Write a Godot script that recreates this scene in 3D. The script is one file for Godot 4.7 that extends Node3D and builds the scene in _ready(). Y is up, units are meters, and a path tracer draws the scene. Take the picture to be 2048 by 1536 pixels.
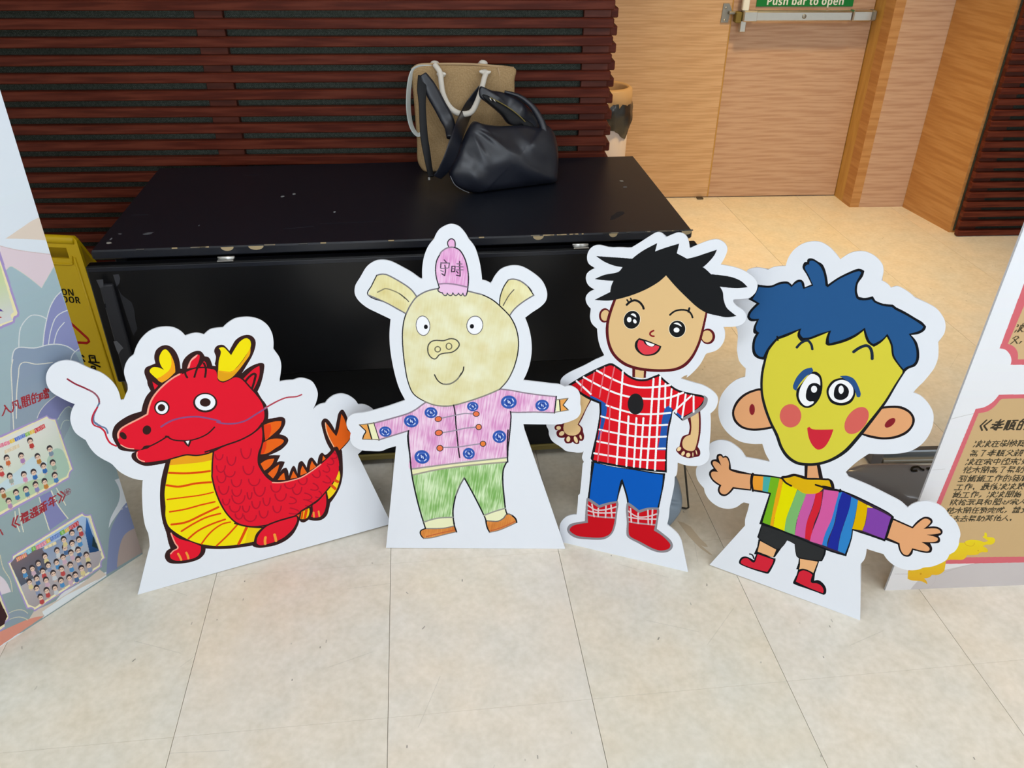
extends Node3D

# A corner of a hall: four printed foam-board cutouts stand on a vinyl floor in front of a black folding table.
func _ready() -> void:
	# ---- camera
	var cam := Camera3D.new()
	cam.name = "camera"
	cam.transform = Transform3D(Basis(Vector3(0.99833, 0.00616, 0.05752), Vector3(0.02497, 0.85111, -0.52440), Vector3(-0.05218, 0.52496, 0.84953)), Vector3(0, 1.59, 0))
	cam.fov = 49.497
	cam.near = 0.05
	cam.current = true
	add_child(cam)
	# ---- surroundings and exposure
	var env := Environment.new()
	env.background_mode = Environment.BG_COLOR
	env.background_color = Color(0.02, 0.02, 0.02)
	env.tonemap_mode = Environment.TONE_MAPPER_LINEAR
	env.tonemap_exposure = 0.54
	env.sdfgi_enabled = true
	env.ssao_enabled = true
	env.ssil_enabled = true
	var we := WorldEnvironment.new()
	we.name = "surroundings"
	we.environment = env
	add_child(we)
	materials()
	CHIP = [mat(rgb(176, 156, 122), 0.8, 0.2), mat(rgb(120, 112, 100), 0.8, 0.2), mat(rgb(84, 82, 80), 0.8, 0.2)]
	# ---- lights
	for x in [-2.6, -0.2, 2.2]:
		for z in [-0.7, 1.5, 3.4]:
			var side := "left" if x < -1.0 else "middle" if x < 1.0 else "right"
			var row := "cutouts" if z < 0.0 else "viewpoint" if z < 2.0 else "window"
			ceiling_panel(x, z, 1.2, 0.6, 3.1 + x * 0.45, "%s white ceiling light panel of the row above the %s" % [side, row])
	downlight(1.55, -3.6, 12.5, "warm round recessed downlight over the floor by the exit door")
	# ---- setting, then things
	floor_and_room()
	walls()
	table()
	tote()
	handbag()
	caution_sign()
	bin()
	floor_oddments()
	cutouts()

func cutouts() -> void:
	var d := thing("dragon_standee", "white foam board cutout printed with a red dragon with yellow horns and belly", "cutout", DRAGON_AT)
	standee(d, metres(Print.read(DRAGON_OUTLINE, true), true), dragon_print())
	easel(d, 0.27, 0.2, 0.34, 0.2, 8.0)
	var p := thing("pig_standee", "white foam board cutout of a cream pig in pink hat, jacket and green trousers", "cutout", PIG_AT)
	standee(p, metres(Print.read(PIG_OUTLINE, true), true), pig_print())
	easel(p, 0.18, 0.16, 0.34, 0.2, 8.0)
	var b := thing("boy_standee", "white foam board cutout of a black-haired boy in red checked shirt and blue trousers", "cutout", BOY_AT)
	standee(b, metres(Print.read(BOY_OUTLINE, true), true), boy_print())
	easel(b, 0.215, 0.17, 0.36, 0.25, 9.0)
	var k := thing("child_standee", "white foam board cutout printed with a blue-haired yellow-faced child in a rainbow striped shirt", "cutout", KID_AT)
	standee(k, metres(Print.read(KID_OUTLINE, true), true), kid_print())
	easel(k, 0.2, 0.14, 0.26, 0.2, 9.0)
	var l := thing("display_panel", "tall pastel display panel printed with hills and framed group pictures at the left edge", "display panel", PANL_AT)
	panel(l, PackedVector2Array([Vector2(-0.26, 0), Vector2(0.388, 0), Vector2(0.386, 1.6), Vector2(-0.26, 1.6)]), left_panel_print())
	var r := thing("display_panel", "white display panel with pink-framed tan text boxes at the right edge", "display panel", PANR_AT)
	panel(r, PackedVector2Array([Vector2(0.0, 0), Vector2(0.64, 0), Vector2(0.64, 1.6), Vector2(0.058, 1.6)]), right_panel_print())

func panel(o: Node3D, outline: PackedVector2Array, pr: Print) -> void:
	var uv := Rect2(pr.frame.position / 10000.0, pr.frame.size / 10000.0)
	part("foam_board", prism(outline, -0.0004, -0.006), M.foam, o)
	part("printed_sheet", face(outline, 0.0, uv), pr.material(0.55, 0.25), o)
	part("support_strut", prism(PackedVector2Array([Vector2(0, 0), Vector2(0.22, 0), Vector2(0.0, 0.8)]), 0.003, -0.003), M.foam, o, Transform3D(Basis(Vector3.UP, PI / 2), Vector3(outline[0].x * 0.5 + outline[1].x * 0.5, 0, -0.007)))

const CEIL := 2.75
const TILE_TURN := 0.05362
var TILE := Vector2(0.4568, 0.4815)
const TILE_X := -0.588
const TILE_Z := -1.1975
var UPRIGHT := Transform3D(Basis(Vector3(1, 0, 0), Vector3(0, 0, -1), Vector3(0, 1, 0)), Vector3.ZERO)
var TABLE_AT := Transform3D(Basis(Vector3(0.99871, 0.00000, -0.05072), Vector3(0.00000, 1.00000, 0.00000), Vector3(0.05072, -0.00000, 0.99871)), Vector3(-0.98010, 0.00000, -2.09809))
var SCUFFS := [[0.1180, 0.1129, 0.0136, 0.0087, 0.50, "5c5c60"], [0.4461, 0.3891, 0.0061, 0.0073, 0.00, "8d8e90"], [0.4784, 0.4094, 0.0054, 0.0073, 0.30, "8d8e90"], [0.6139, 0.2372, 0.0036, 0.0058, 0.00, "8f9092"], [0.0327, 0.0521, 0.0079, 0.0063, -0.60, "a9a39a"], [0.0296, 0.0809, 0.0027, 0.0085, 0.00, "77757a"], [0.0431, 0.1162, 0.0054, 0.0032, -0.50, "77757a"], [1.5161, 0.4433, 0.0065, 0.0052, -0.50, "a0a09c"], [1.5140, 0.3832, 0.0079, 0.0051, 0.10, "77787a"], [0.5270, 0.1204, 0.0416, 0.0018, 0.15, "2c2c33"], [0.0578, 0.2632, 0.0257, 0.0027, 0.00, "26262c"], [1.4357, 0.1367, 0.0437, 0.0140, 0.90, "2b2a2d"], [0.2440, 0.1620, 0.0028, 0.0044, 0.00, "55555a"], [0.6638, 0.1468, 0.0846, 0.0020, 0.02, "23232a"], [0.3225, 0.6123, 0.0227, 0.0026, 0.00, "2a2a30"]]
var LEAF_SCUFFS := [["3c3c40", [Vector2(0.0529, 0.6784), Vector2(0.0676, 0.6793), Vector2(0.0688, 0.6673), Vector2(0.0627, 0.6525), Vector2(0.0541, 0.6439), Vector2(0.0536, 0.6590)], 0.0292], ["2e2e31", [Vector2(0.0560, 0.6408), Vector2(0.0617, 0.6192), Vector2(0.0821, 0.5967), Vector2(0.0839, 0.5748), Vector2(0.0796, 0.5435), Vector2(0.0794, 0.5179), Vector2(0.0636, 0.4962), Vector2(0.0595, 0.5508)], 0.0292], ["6a6a6e", [Vector2(0.0136, 0.4886), Vector2(0.0221, 0.4898), Vector2(0.0299, 0.4764), Vector2(0.0345, 0.4664), Vector2(0.0262, 0.4602), Vector2(0.0177, 0.4475), Vector2(0.0153, 0.4608)], 0.0434], ["4a4a4e", [Vector2(0.0135, 0.6717), Vector2(0.0307, 0.6724), Vector2(0.0270, 0.6517), Vector2(0.0168, 0.6476)], 0.0434], ["17171a", [Vector2(0.0163, 0.6021), Vector2(0.0203, 0.6019), Vector2(0.0182, 0.5896), Vector2(0.0155, 0.5929)], 0.0434]]
var TOTE_AT := Transform3D(Basis(Vector3(0.99955, 0.00000, -0.02999), Vector3(-0.00261, 0.99619, -0.08712), Vector3(0.02987, 0.08716, 0.99575)), Vector3(-0.14000, 0.73500, -2.73500))
var BAG_AT := Transform3D(Basis(Vector3(0.94335, 0.00000, -0.33179), Vector3(-0.08027, 0.97030, -0.22822), Vector3(0.32193, 0.24192, 0.91533)), Vector3(0.03639, 0.73500, -2.51634))
var TOTE_OUT := PackedVector2Array([Vector2(-0.0137, 0.3215), Vector2(0.0114, 0.3350), Vector2(0.0670, 0.3375), Vector2(0.1487, 0.3367), Vector2(0.2144, 0.3330), Vector2(0.3102, 0.3233), Vector2(0.3119, 0.2820), Vector2(0.3119, 0.2183), Vector2(0.3119, 0.1201), Vector2(0.3101, 0.0015), Vector2(0.2785, 0.0000), Vector2(0.1390, 0.0000), Vector2(0.0420, 0.0000), Vector2(0.0163, 0.0000), Vector2(-0.0014, 0.0182), Vector2(-0.0096, 0.0455), Vector2(-0.0078, 0.0924), Vector2(-0.0094, 0.1583), Vector2(-0.0109, 0.2227), Vector2(-0.0139, 0.2765)])
var TOTE_HEM := [Vector3(-0.0132, 0.3208, -0.0030), Vector3(0.0114, 0.3344, -0.0000), Vector3(0.0669, 0.3369, 0.0060), Vector3(0.1484, 0.3363, 0.0080), Vector3(0.2141, 0.3323, 0.0060), Vector3(0.3098, 0.3218, -0.0030)]
var TOTE_SEAM := [Vector3(0.2580, 0.3245, 0.0120), Vector3(0.2644, 0.2965, 0.0120), Vector3(0.2709, 0.2584, 0.0100)]
var TOTE_HANDLE := [Vector3(0.0603, 0.3357, 0.0120), Vector3(0.0755, 0.3145, 0.0300), Vector3(0.0781, 0.2869, 0.0450), Vector3(0.0825, 0.2547, 0.0600), Vector3(0.0974, 0.2219, 0.0720), Vector3(0.1193, 0.2024, 0.0800), Vector3(0.1458, 0.1961, 0.0820), Vector3(0.1700, 0.2033, 0.0800), Vector3(0.1890, 0.2332, 0.0720), Vector3(0.2034, 0.2687, 0.0600), Vector3(0.2131, 0.2971, 0.0400), Vector3(0.2210, 0.3120, 0.0220)]
var TOTE_BACK := [Vector3(0.0589, 0.3362, -0.0300), Vector3(0.0730, 0.3216, -0.0200), Vector3(0.0956, 0.3108, -0.0160), Vector3(0.1285, 0.3060, -0.0140), Vector3(0.1616, 0.3047, -0.0140), Vector3(0.1852, 0.3128, -0.0180), Vector3(0.2024, 0.3276, -0.0240), Vector3(0.2145, 0.3368, -0.0300)]
var TOTE_KNOTS := [[Vector3(0.0611, 0.3356, -0.0200), 1], [Vector3(0.2139, 0.3356, -0.0200), 1], [Vector3(0.0786, 0.3074, 0.0220), 0], [Vector3(0.2168, 0.3118, 0.0200), 0]]
var TOTE_TAILS := [[Vector3(0.0785, 0.3076, 0.0240), Vector3(0.0867, 0.3104, 0.0300), Vector3(0.0941, 0.3083, 0.0320)], [Vector3(0.2143, 0.3123, 0.0240), Vector3(0.2026, 0.3161, 0.0300), Vector3(0.2000, 0.3192, 0.0300)], [Vector3(0.2176, 0.3123, 0.0240), Vector3(0.2271, 0.3128, 0.0300), Vector3(0.2347, 0.3158, 0.0300)], [Vector3(0.1414, 0.3105, 0.0000), Vector3(0.1399, 0.3187, 0.0040), Vector3(0.1391, 0.3249, 0.0040)]]
var TOTE_RIBBON := [Vector3(0.0629, 0.3191, -0.0000), Vector3(0.0502, 0.3287, 0.0020), Vector3(0.0275, 0.3307, 0.0040), Vector3(0.0079, 0.3280, 0.0060), Vector3(-0.0089, 0.3176, 0.0080), Vector3(-0.0194, 0.2904, 0.0120), Vector3(-0.0264, 0.2473, 0.0160), Vector3(-0.0287, 0.2064, 0.0180), Vector3(-0.0254, 0.1647, 0.0180), Vector3(-0.0168, 0.1386, 0.0180), Vector3(-0.0026, 0.1233, 0.0160), Vector3(0.0111, 0.1306, 0.0120)]
var BAG_BODY := PackedVector2Array([Vector2(-0.0002, 0.0000), Vector2(-0.0585, 0.0275), Vector2(-0.0781, 0.0625), Vector2(-0.0677, 0.0939), Vector2(-0.0476, 0.1225), Vector2(-0.0269, 0.1572), Vector2(-0.0066, 0.1887), Vector2(0.0162, 0.2124), Vector2(0.0424, 0.2040), Vector2(0.0823, 0.1943), Vector2(0.1233, 0.1896), Vector2(0.1581, 0.1883), Vector2(0.1860, 0.1858), Vector2(0.2207, 0.1770), Vector2(0.2568, 0.1800), Vector2(0.2802, 0.1558), Vector2(0.2883, 0.1200), Vector2(0.2890, 0.0718), Vector2(0.2832, 0.0302), Vector2(0.2754, 0.0016), Vector2(0.2236, 0.0000), Vector2(0.1508, 0.0000), Vector2(0.0620, 0.0000), Vector2(0.0271, 0.0000)])
var BAG_MID := Vector2(0.1172, 0.0898)
var BAG_GATHER := Vector2(-0.0032, 0.2036)
var BAG_FLAP := PackedVector2Array([Vector2(0.0604, 0.3106), Vector2(0.0928, 0.2978), Vector2(0.1295, 0.2890), Vector2(0.1760, 0.2687), Vector2(0.2117, 0.2367), Vector2(0.2372, 0.2036), Vector2(0.2486, 0.1682), Vector2(0.2517, 0.1395), Vector2(0.2309, 0.1279), Vector2(0.2142, 0.1431), Vector2(0.1995, 0.1790), Vector2(0.1861, 0.1864), Vector2(0.1444, 0.1917), Vector2(0.1165, 0.2264), Vector2(0.0757, 0.2631), Vector2(0.0541, 0.2829)])
var BAG_FLAP_MID := Vector2(0.1783, 0.2180)
var BAG_LINING := PackedVector2Array([Vector2(0.0557, 0.2827), Vector2(0.0678, 0.2848), Vector2(0.1064, 0.2637), Vector2(0.1486, 0.2359), Vector2(0.1845, 0.2082), Vector2(0.2177, 0.1835), Vector2(0.2194, 0.1615), Vector2(0.1987, 0.1697), Vector2(0.1861, 0.1864), Vector2(0.1443, 0.1902), Vector2(0.1131, 0.2267), Vector2(0.0754, 0.2602)])
var BAG_LINING_MID := Vector2(0.1598, 0.2073)
var BAG_GUSSET := [Vector3(-0.0966, 0.3601, -0.1000), Vector3(-0.0828, 0.3307, -0.1000), Vector3(-0.0683, 0.2994, -0.1000), Vector3(-0.0523, 0.2646, -0.1000), Vector3(-0.0361, 0.2293, -0.1000), Vector3(-0.0308, 0.2007, -0.0900), Vector3(-0.0392, 0.1703, -0.0700)]
var BAG_RIM := [Vector3(0.1340, 0.2895, -0.0200), Vector3(0.1803, 0.2703, -0.0100), Vector3(0.2152, 0.2364, 0.0000), Vector3(0.2347, 0.1943, 0.0120), Vector3(0.2392, 0.1627, 0.0200), Vector3(0.2374, 0.1410, 0.0240), Vector3(0.2205, 0.1317, 0.0240), Vector3(0.2029, 0.1443, 0.0220)]
var BAG_ZIP := [Vector3(0.0756, 0.2765, 0.0040), Vector3(0.1046, 0.2607, 0.0040), Vector3(0.1369, 0.2398, 0.0040), Vector3(0.1660, 0.2159, 0.0040), Vector3(0.1852, 0.1957, 0.0040)]
var BAG_PULL := [Vector3(0.0731, 0.2766, 0.0060), Vector3(0.0780, 0.2657, 0.0080)]
var BAG_PULL2 := [Vector3(0.0844, 0.2712, 0.0060), Vector3(0.0912, 0.2616, 0.0080)]
var BAG_STRAP := [Vector3(0.1067, 0.3093, -0.1400), Vector3(0.0883, 0.2860, -0.1500), Vector3(0.0656, 0.2564, -0.1550), Vector3(0.0325, 0.2267, -0.1200), Vector3(-0.0207, 0.1962, -0.0200), Vector3(-0.0586, 0.1575, 0.0300), Vector3(-0.0797, 0.1174, 0.0300), Vector3(-0.0992, 0.0825, 0.0160), Vector3(-0.1177, 0.0625, 0.0040)]
var BAG_THIN := [Vector3(-0.0972, 0.3557, -0.1000), Vector3(-0.1070, 0.3201, -0.0900), Vector3(-0.1116, 0.2872, -0.0850), Vector3(-0.1182, 0.2209, -0.0800), Vector3(-0.1214, 0.1751, -0.0750), Vector3(-0.1218, 0.1289, -0.0650), Vector3(-0.1242, 0.0921, -0.0500), Vector3(-0.1271, 0.0636, -0.0300)]
var BAG_BUCKLE := Vector3(-0.1350, 0.0583, -0.0280)
var BAG_PIPING := [Vector3(-0.0775, 0.0612, 0.0060), Vector3(-0.0669, 0.0338, 0.0120), Vector3(-0.0436, 0.0154, 0.0120), Vector3(-0.0236, 0.0050, 0.0100)]
var SIGN_AT := Transform3D(Basis(Vector3(0.98481, -0.00000, 0.17365), Vector3(0.02417, 0.99027, -0.13706), Vector3(-0.17196, 0.13917, 0.97522)), Vector3(-1.44749, 0.00000, -2.48584))
var POUCH_AT := Transform3D(Basis(Vector3(0.95067, 0.00000, 0.31022), Vector3(0.13110, 0.90631, -0.40177), Vector3(-0.28115, 0.42262, 0.86160)), Vector3(0.55508, 0.00000, -1.77296))
var POUCH_OUT := PackedVector2Array([Vector2(-0.0031, 0.0000), Vector2(0.0103, 0.0149), Vector2(0.0218, 0.0353), Vector2(0.0293, 0.0527), Vector2(0.0309, 0.0759), Vector2(0.0274, 0.0980), Vector2(0.0217, 0.1153), Vector2(0.0150, 0.1323), Vector2(0.0079, 0.1447), Vector2(0.0012, 0.1538), Vector2(-0.0135, 0.1571), Vector2(-0.0368, 0.1509), Vector2(-0.0538, 0.1298), Vector2(-0.0629, 0.0985), Vector2(-0.0569, 0.0535), Vector2(-0.0393, 0.0221), Vector2(-0.0214, 0.0045)])
var POUCH_MID := Vector2(-0.0164, 0.0813)
var BAR_AT := Transform3D(Basis(Vector3(0.99992, -0.00000, 0.01263), Vector3(0.00000, 1.00000, 0.00000), Vector3(-0.01263, 0.00000, 0.99992)), Vector3(1.25870, 0.00000, -2.07123))
var SHEET_AT := Transform3D(Basis(Vector3(1.00000, 0.00000, 0.00000), Vector3(0.00000, 0.40674, -0.91355), Vector3(-0.00000, 0.91355, 0.40674)), Vector3(1.27842, 0.00000, -1.81948))
var SHEET_OUT := PackedVector2Array([Vector2(-0.0133, 0.0039), Vector2(-0.0464, 0.0337), Vector2(-0.0917, 0.0604), Vector2(-0.1363, 0.0913), Vector2(-0.1631, 0.1239), Vector2(-0.1354, 0.1389), Vector2(-0.0977, 0.1497), Vector2(-0.0460, 0.1520), Vector2(0.0173, 0.1502), Vector2(0.0792, 0.1436), Vector2(0.1329, 0.1398), Vector2(0.1851, 0.1319), Vector2(0.1598, 0.0613), Vector2(0.1075, 0.0148), Vector2(0.0672, 0.0010), Vector2(0.0225, 0.0000)])
var SHEET_MID := Vector2(-0.0017, 0.0905)
var SHEET_MARKS := [[Vector3(0.05699, 0.11354, 0.02350), Vector3(0.04094, 0.11409, 0.02350), Vector3(0.04597, 0.12387, 0.02350), Vector3(0.06304, 0.12628, 0.02350), Vector3(0.07112, 0.11803, 0.02350), Vector3(0.07906, 0.11477, 0.02350)], [Vector3(0.08887, 0.12240, 0.02350), Vector3(0.09256, 0.11729, 0.02350), Vector3(0.09781, 0.12209, 0.02350)]]
var CHIP: Array = []
var COOL := Color(0.91, 0.955, 1.0)
var DAY := 9.0
const DRAGON_OUTLINE := "848,5350! 784,5350! 786,5561 748,5750 665,5932 532,6108 364,6232 243,6337 103,6462 -70,6541 -261,6539 -437,6449 -559,6275 -596,6053 -547,5868 -419,5706 -263,5551 -165,5474! -269,5329 -345,5136 -354,4926 -311,4747 -161,4539! -115,4308 -34,4113 103,3933! 186,3847 245,3766! 351,3542 518,3348 678,3231 811,3176! 788,3170! 715,2897 651,2578 595,2218 575,1912 597,1695! 578,1490 549,1303! 452,1085 -22,-16! 6731,60! 6069,2488! 6220,2592 6426,2775 6610,3031 6709,3341 6657,3668 6526,3830 6386,3912 6270,3934! 6193,4097 6042,4258 5868,4342 5683,4341 5520,4265 5430,4175! 5293,4174 5165,4127 5083,4066! 5198,4247 5275,4463 5259,4665 5181,4847 5020,4964 4879,5005 4743,4983! 4558,5012 4385,5018! 4457,5233 4506,5445 4499,5636 4450,5772 4385,5894! 4422,6088 4424,6303 4361,6513 4234,6673 4060,6781 3876,6830 3660,6836 3486,6771 3332,6667! 3174,6683 3038,6671 2885,6576! 2740,6646 2610,6651 2474,6628! 2397,6761 2264,6874 2095,6927 1892,6932 1702,6868 1520,6731 1381,6556 1304,6397! 1178,6321 1075,6196 1003,6020 996,5843 1007,5721! 987,5575 929,5483"
const PIG_OUTLINE := "1773,8895 1997,8992 2187,8945 2327,8801 2420,8640! 2561,8446 2655,8150 2701,7885 2724,7650! 2829,7626 2936,7566! 3025,7752 3171,7920 3398,8005 3657,7989 3951,7824 4166,7623 4280,7351 4259,7145 4130,6989 3934,6849 3760,6708! 3856,6444 3921,6124 3933,5799 3887,5470 3805,5210 3721,5031! 3723,5049! 4038,5014 4432,4962 4629,4941 4778,4878! 4906,4900 5025,4857 5127,4771 5182,4631 5188,4478 5180,4412! 5214,4303 5206,4148 5135,4015 4998,3930 4840,3869 4660,3823 4359,3817 3747,3824! 3785,3656! 4948,0! 15,14! 446,3157! 442,3172! 256,3114 110,3044! 7,3021 -216,3027 -419,3042 -576,3111 -690,3225 -729,3384 -696,3566! -768,3678 -792,3812 -759,3946 -661,4058 -547,4109 -326,4137 -43,4211 261,4304 746,4486! 737,4520! 621,4785 535,5122 471,5528 439,5892 441,6251 490,6658! 190,6814 -66,6952 -252,7124 -333,7296 -308,7500 -180,7703 -1,7972 201,8106 396,8133 588,8091 840,7959 1061,7827 1250,7683 1298,7677! 1308,7945 1368,8243 1472,8473 1606,8636! 1674,8782"
const BOY_OUTLINE := "322,5547 521,5688! 402,5875 318,6093 267,6354! 119,6470 58,6638 72,6829! -51,6948 -94,7091 -40,7224 108,7333! -59,7419 -136,7579 -101,7731 80,7866! -98,7949 -157,8109 -118,8282 -20,8390 119,8432 359,8410 638,8447 870,8462! 1061,8615 1291,8807 1438,8910 1553,8898 1654,8819! 1821,8921 1927,8964 2064,8941 2157,8839 2224,8632! 2423,8761 2649,8881 2818,8921 2980,8857 3061,8733 3046,8572 2970,8356! 3213,8345 3437,8308 3646,8224 3795,8108 3850,8001 3841,7838 3753,7709 3632,7648 3376,7592! 3393,7512 3490,7433 3635,7361 3722,7256 3719,7113 3626,7001 3458,6932 3249,6902! 3309,6779 3328,6586 3269,6404 3173,6287 2959,6175! 2863,5880 2731,5652 2590,5481 2602,5552 2448,5430! 2711,5387 3013,5352 3238,5256 3371,5142 3418,5011 3389,4816 3286,4653! 3327,4446 3369,4093 3398,3682! 3437,3493 3395,3334 3261,3202 3071,3141 2874,3126 2684,3158! 2689,3126! 2710,2811 2667,2727! 2689,2483 2678,2153 2657,1816! 2675,1511 2660,1286! 2804,1206 2979,1069 3095,903! 3391,-7! -38,-42! -126,129 -204,385 -191,609 -53,835 130,949 228,975! 231,1283 220,1586! 262,1635! 263,2080 253,2565! 282,2623! 219,2735 241,2942 221,2895! 86,2851 -34,2851! -226,2834 -379,2918 -454,2954! -632,3046 -730,3207 -754,3358 -808,3425 -820,3525 -736,3748! -526,4397 -517,4572 -546,4789 -487,4922 -325,5075 43,5336 360,5584"
const KID_OUTLINE := "-972,6937 -544,7681! -571,8085 -505,8153 -334,8216 -112,8209! 11,8302 262,8381! 282,8582 365,8781 505,8937 681,9028 870,9055 1079,8987 1250,8869 1371,8759! 1523,8924 1668,9003 1849,9027 2048,8968 2218,8841 2289,8693 2300,8481! 2433,8435 2519,8365! 2641,8425 2811,8380 2953,8311 3035,8254! 3308,8191 3506,8112 3681,7952 3763,7795 3781,7620 3716,7423! 3768,7255 3809,7057 3799,6843 3739,6639 3657,6428 3632,6390 3533,6161! 3700,6130 3892,5999 4045,5803 4105,5577 4099,5300 4012,5021 3839,4794 3575,4634 3020,4447! 2819,4159 2648,3831! 2644,3813! 2734,3718! 2863,3705 3258,3651 3656,3566 3953,3492 4128,3385! 4204,3517 4338,3636 4483,3702 4681,3697 4859,3629 4992,3498! 5151,3401 5273,3243 5333,3107 5335,3016! 5364,2842 5332,2666 5253,2562! 5229,2387 5111,2218 4980,2090 4850,2022! 4734,1899 4568,1816 4403,1794 4226,1816! 4072,1898 3946,2017! 3755,2011 3561,2009! 3586,1743 3532,1558! 3686,876! 3534,1591! 3893,-2! 10,27! 682,1549! 684,1526! 645,1720 660,2001 658,2192! 519,2181 460,2117! 347,1965 175,1858 -61,1824 -324,1920 -491,2095 -538,2216! -726,2369 -820,2555 -822,2772 -615,2979! -627,3375 -634,3479 -537,3603 -364,3694 -156,3715 70,3634 203,3548 308,3427! 520,3461 921,3507! 770,3688 662,3882! 638,3921! 381,3836 80,3815 -224,3934 -466,4167 -580,4470 -591,4831 -481,5133 -307,5376 -105,5521! -133,5731! -324,5881 -424,6113 -428,6120 -512,6620 -703,6831"
var DRAGON_AT := Transform3D(Basis(Vector3(0.93811, -0.00000, -0.34633), Vector3(-0.04820, 0.99027, -0.13056), Vector3(0.34296, 0.13917, 0.92898)), Vector3(-0.85996, 0.00000, -1.59003))
var PIG_AT := Transform3D(Basis(Vector3(0.99849, 0.00000, 0.05492), Vector3(0.00764, 0.99027, -0.13896), Vector3(-0.05438, 0.13917, 0.98877)), Vector3(-0.23915, 0.00000, -1.73017))
var BOY_AT := Transform3D(Basis(Vector3(0.92482, 0.00000, 0.38040), Vector3(0.05951, 0.98769, -0.14467), Vector3(-0.37572, 0.15643, 0.91344)), Vector3(0.25813, 0.00000, -1.72591))
var KID_AT := Transform3D(Basis(Vector3(0.84212, 0.00000, 0.53930), Vector3(0.08436, 0.98769, -0.13174), Vector3(-0.53266, 0.15643, 0.83175)), Vector3(0.63434, -0.00000, -1.61854))
var PANL_AT := Transform3D(Basis(Vector3(0.61283, 0.00000, -0.79021), Vector3(0.00000, 1.00000, 0.00000), Vector3(0.79021, -0.00000, 0.61283)), Vector3(-1.13510, 0.00000, -1.43421))
var PANR_AT := Transform3D(Basis(Vector3(1.00000, 0.00000, -0.00090), Vector3(0.00000, 1.00000, 0.00000), Vector3(0.00090, -0.00000, 1.00000)), Vector3(1.06916, -0.00000, -1.50454))
# wire corner in the boy board: 0.300 0.041 -0.259

# ---------------------------------------------------------------- helpers
var used := {}
var M := {}

func numbered(n: String) -> String:
	if not used.has(n):
		used[n] = 0
		return n
	used[n] += 1
	return "%s_%03d" % [n, used[n]]

func tag(o: Node, label: String, category: String, group := "") -> void:
	o.set_meta("label", label)
	o.set_meta("category", category)
	if group != "":
		o.set_meta("group", group)

func thing(called: String, label: String, category: String, t := Transform3D(), group := "") -> Node3D:
	var o := Node3D.new()
	o.name = numbered(called)
	o.transform = t
	add_child(o, true)
	tag(o, label, category, group)
	return o

func structure(called: String, label := "") -> Node3D:
	var o := Node3D.new()
	o.name = called
	add_child(o, true)
	o.set_meta("kind", "structure")
	if label != "":
		o.set_meta("label", label)
	return o

func part(called: String, mesh: Mesh, m: Material, parent: Node, t := Transform3D(), label := "") -> MeshInstance3D:
	var o := MeshInstance3D.new()
	o.name = called
	o.mesh = mesh
	o.material_override = m
	o.transform = t
	o.cast_shadow = GeometryInstance3D.SHADOW_CASTING_SETTING_ON
	parent.add_child(o, true)
	if label != "":
		o.set_meta("label", label)
	return o

func at(x: float, y: float, z: float) -> Transform3D:
	return Transform3D(Basis(), Vector3(x, y, z))

func mat(c: Color, rough := 0.6, spec := 0.5, metal := 0.0) -> StandardMaterial3D:
	var m := StandardMaterial3D.new()
	m.albedo_color = c
	m.roughness = rough
	m.metallic_specular = spec
	m.metallic = metal
	return m

func rgb(r: int, g: int, b: int) -> Color:
	return Color8(r, g, b)

func quad(st: SurfaceTool, a: Vector3, b: Vector3, c: Vector3, d: Vector3) -> void:
	for p in [a, b, c, a, c, d]:
		st.add_vertex(p)

# a box from corner to corner whose edges are chamfered
func box(size: Vector3, ch := 0.002) -> ArrayMesh:
	var st := SurfaceTool.new()
	st.begin(Mesh.PRIMITIVE_TRIANGLES)
	st.set_smooth_group(-1)
	var h := size / 2.0
	ch = minf(ch, minf(h.x, minf(h.y, h.z)) * 0.6)
	var i := h - Vector3.ONE * ch
	for ax in 3:
		for s in [-1.0, 1.0]:
			var q := []
			for k in [[-1, -1], [1, -1], [1, 1], [-1, 1]]:
				var v := Vector3.ZERO
				v[ax] = s * h[ax]
				v[(ax + 1) % 3] = k[0] * i[(ax + 1) % 3]
				v[(ax + 2) % 3] = k[1] * i[(ax + 2) % 3]
				q.append(v)
			if s > 0:
				q.reverse()
			quad(st, q[0], q[1], q[2], q[3])
	for ax in 3:
		var b := (ax + 1) % 3
		var c := (ax + 2) % 3
		for sb in [-1.0, 1.0]:
			for sc in [-1.0, 1.0]:
				var q := []
				for k in [[-1, 0], [1, 0], [1, 1], [-1, 1]]:
					var v := Vector3.ZERO
					v[ax] = k[0] * i[ax]
					v[b] = sb * (h[b] if k[1] == 0 else i[b])
					v[c] = sc * (i[c] if k[1] == 0 else h[c])
					q.append(v)
				if sb * sc < 0:
					q.reverse()
				quad(st, q[0], q[1], q[2], q[3])
	for sx in [-1.0, 1.0]:
		for sy in [-1.0, 1.0]:
			for sz in [-1.0, 1.0]:
				var a := Vector3(sx * h.x, sy * i.y, sz * i.z)
				var b2 := Vector3(sx * i.x, sy * h.y, sz * i.z)
				var c2 := Vector3(sx * i.x, sy * i.y, sz * h.z)
				var t := [a, c2, b2] if sx * sy * sz > 0 else [a, b2, c2]
				for p in t:
					st.add_vertex(p)
	st.generate_normals()
	return st.commit()

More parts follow.
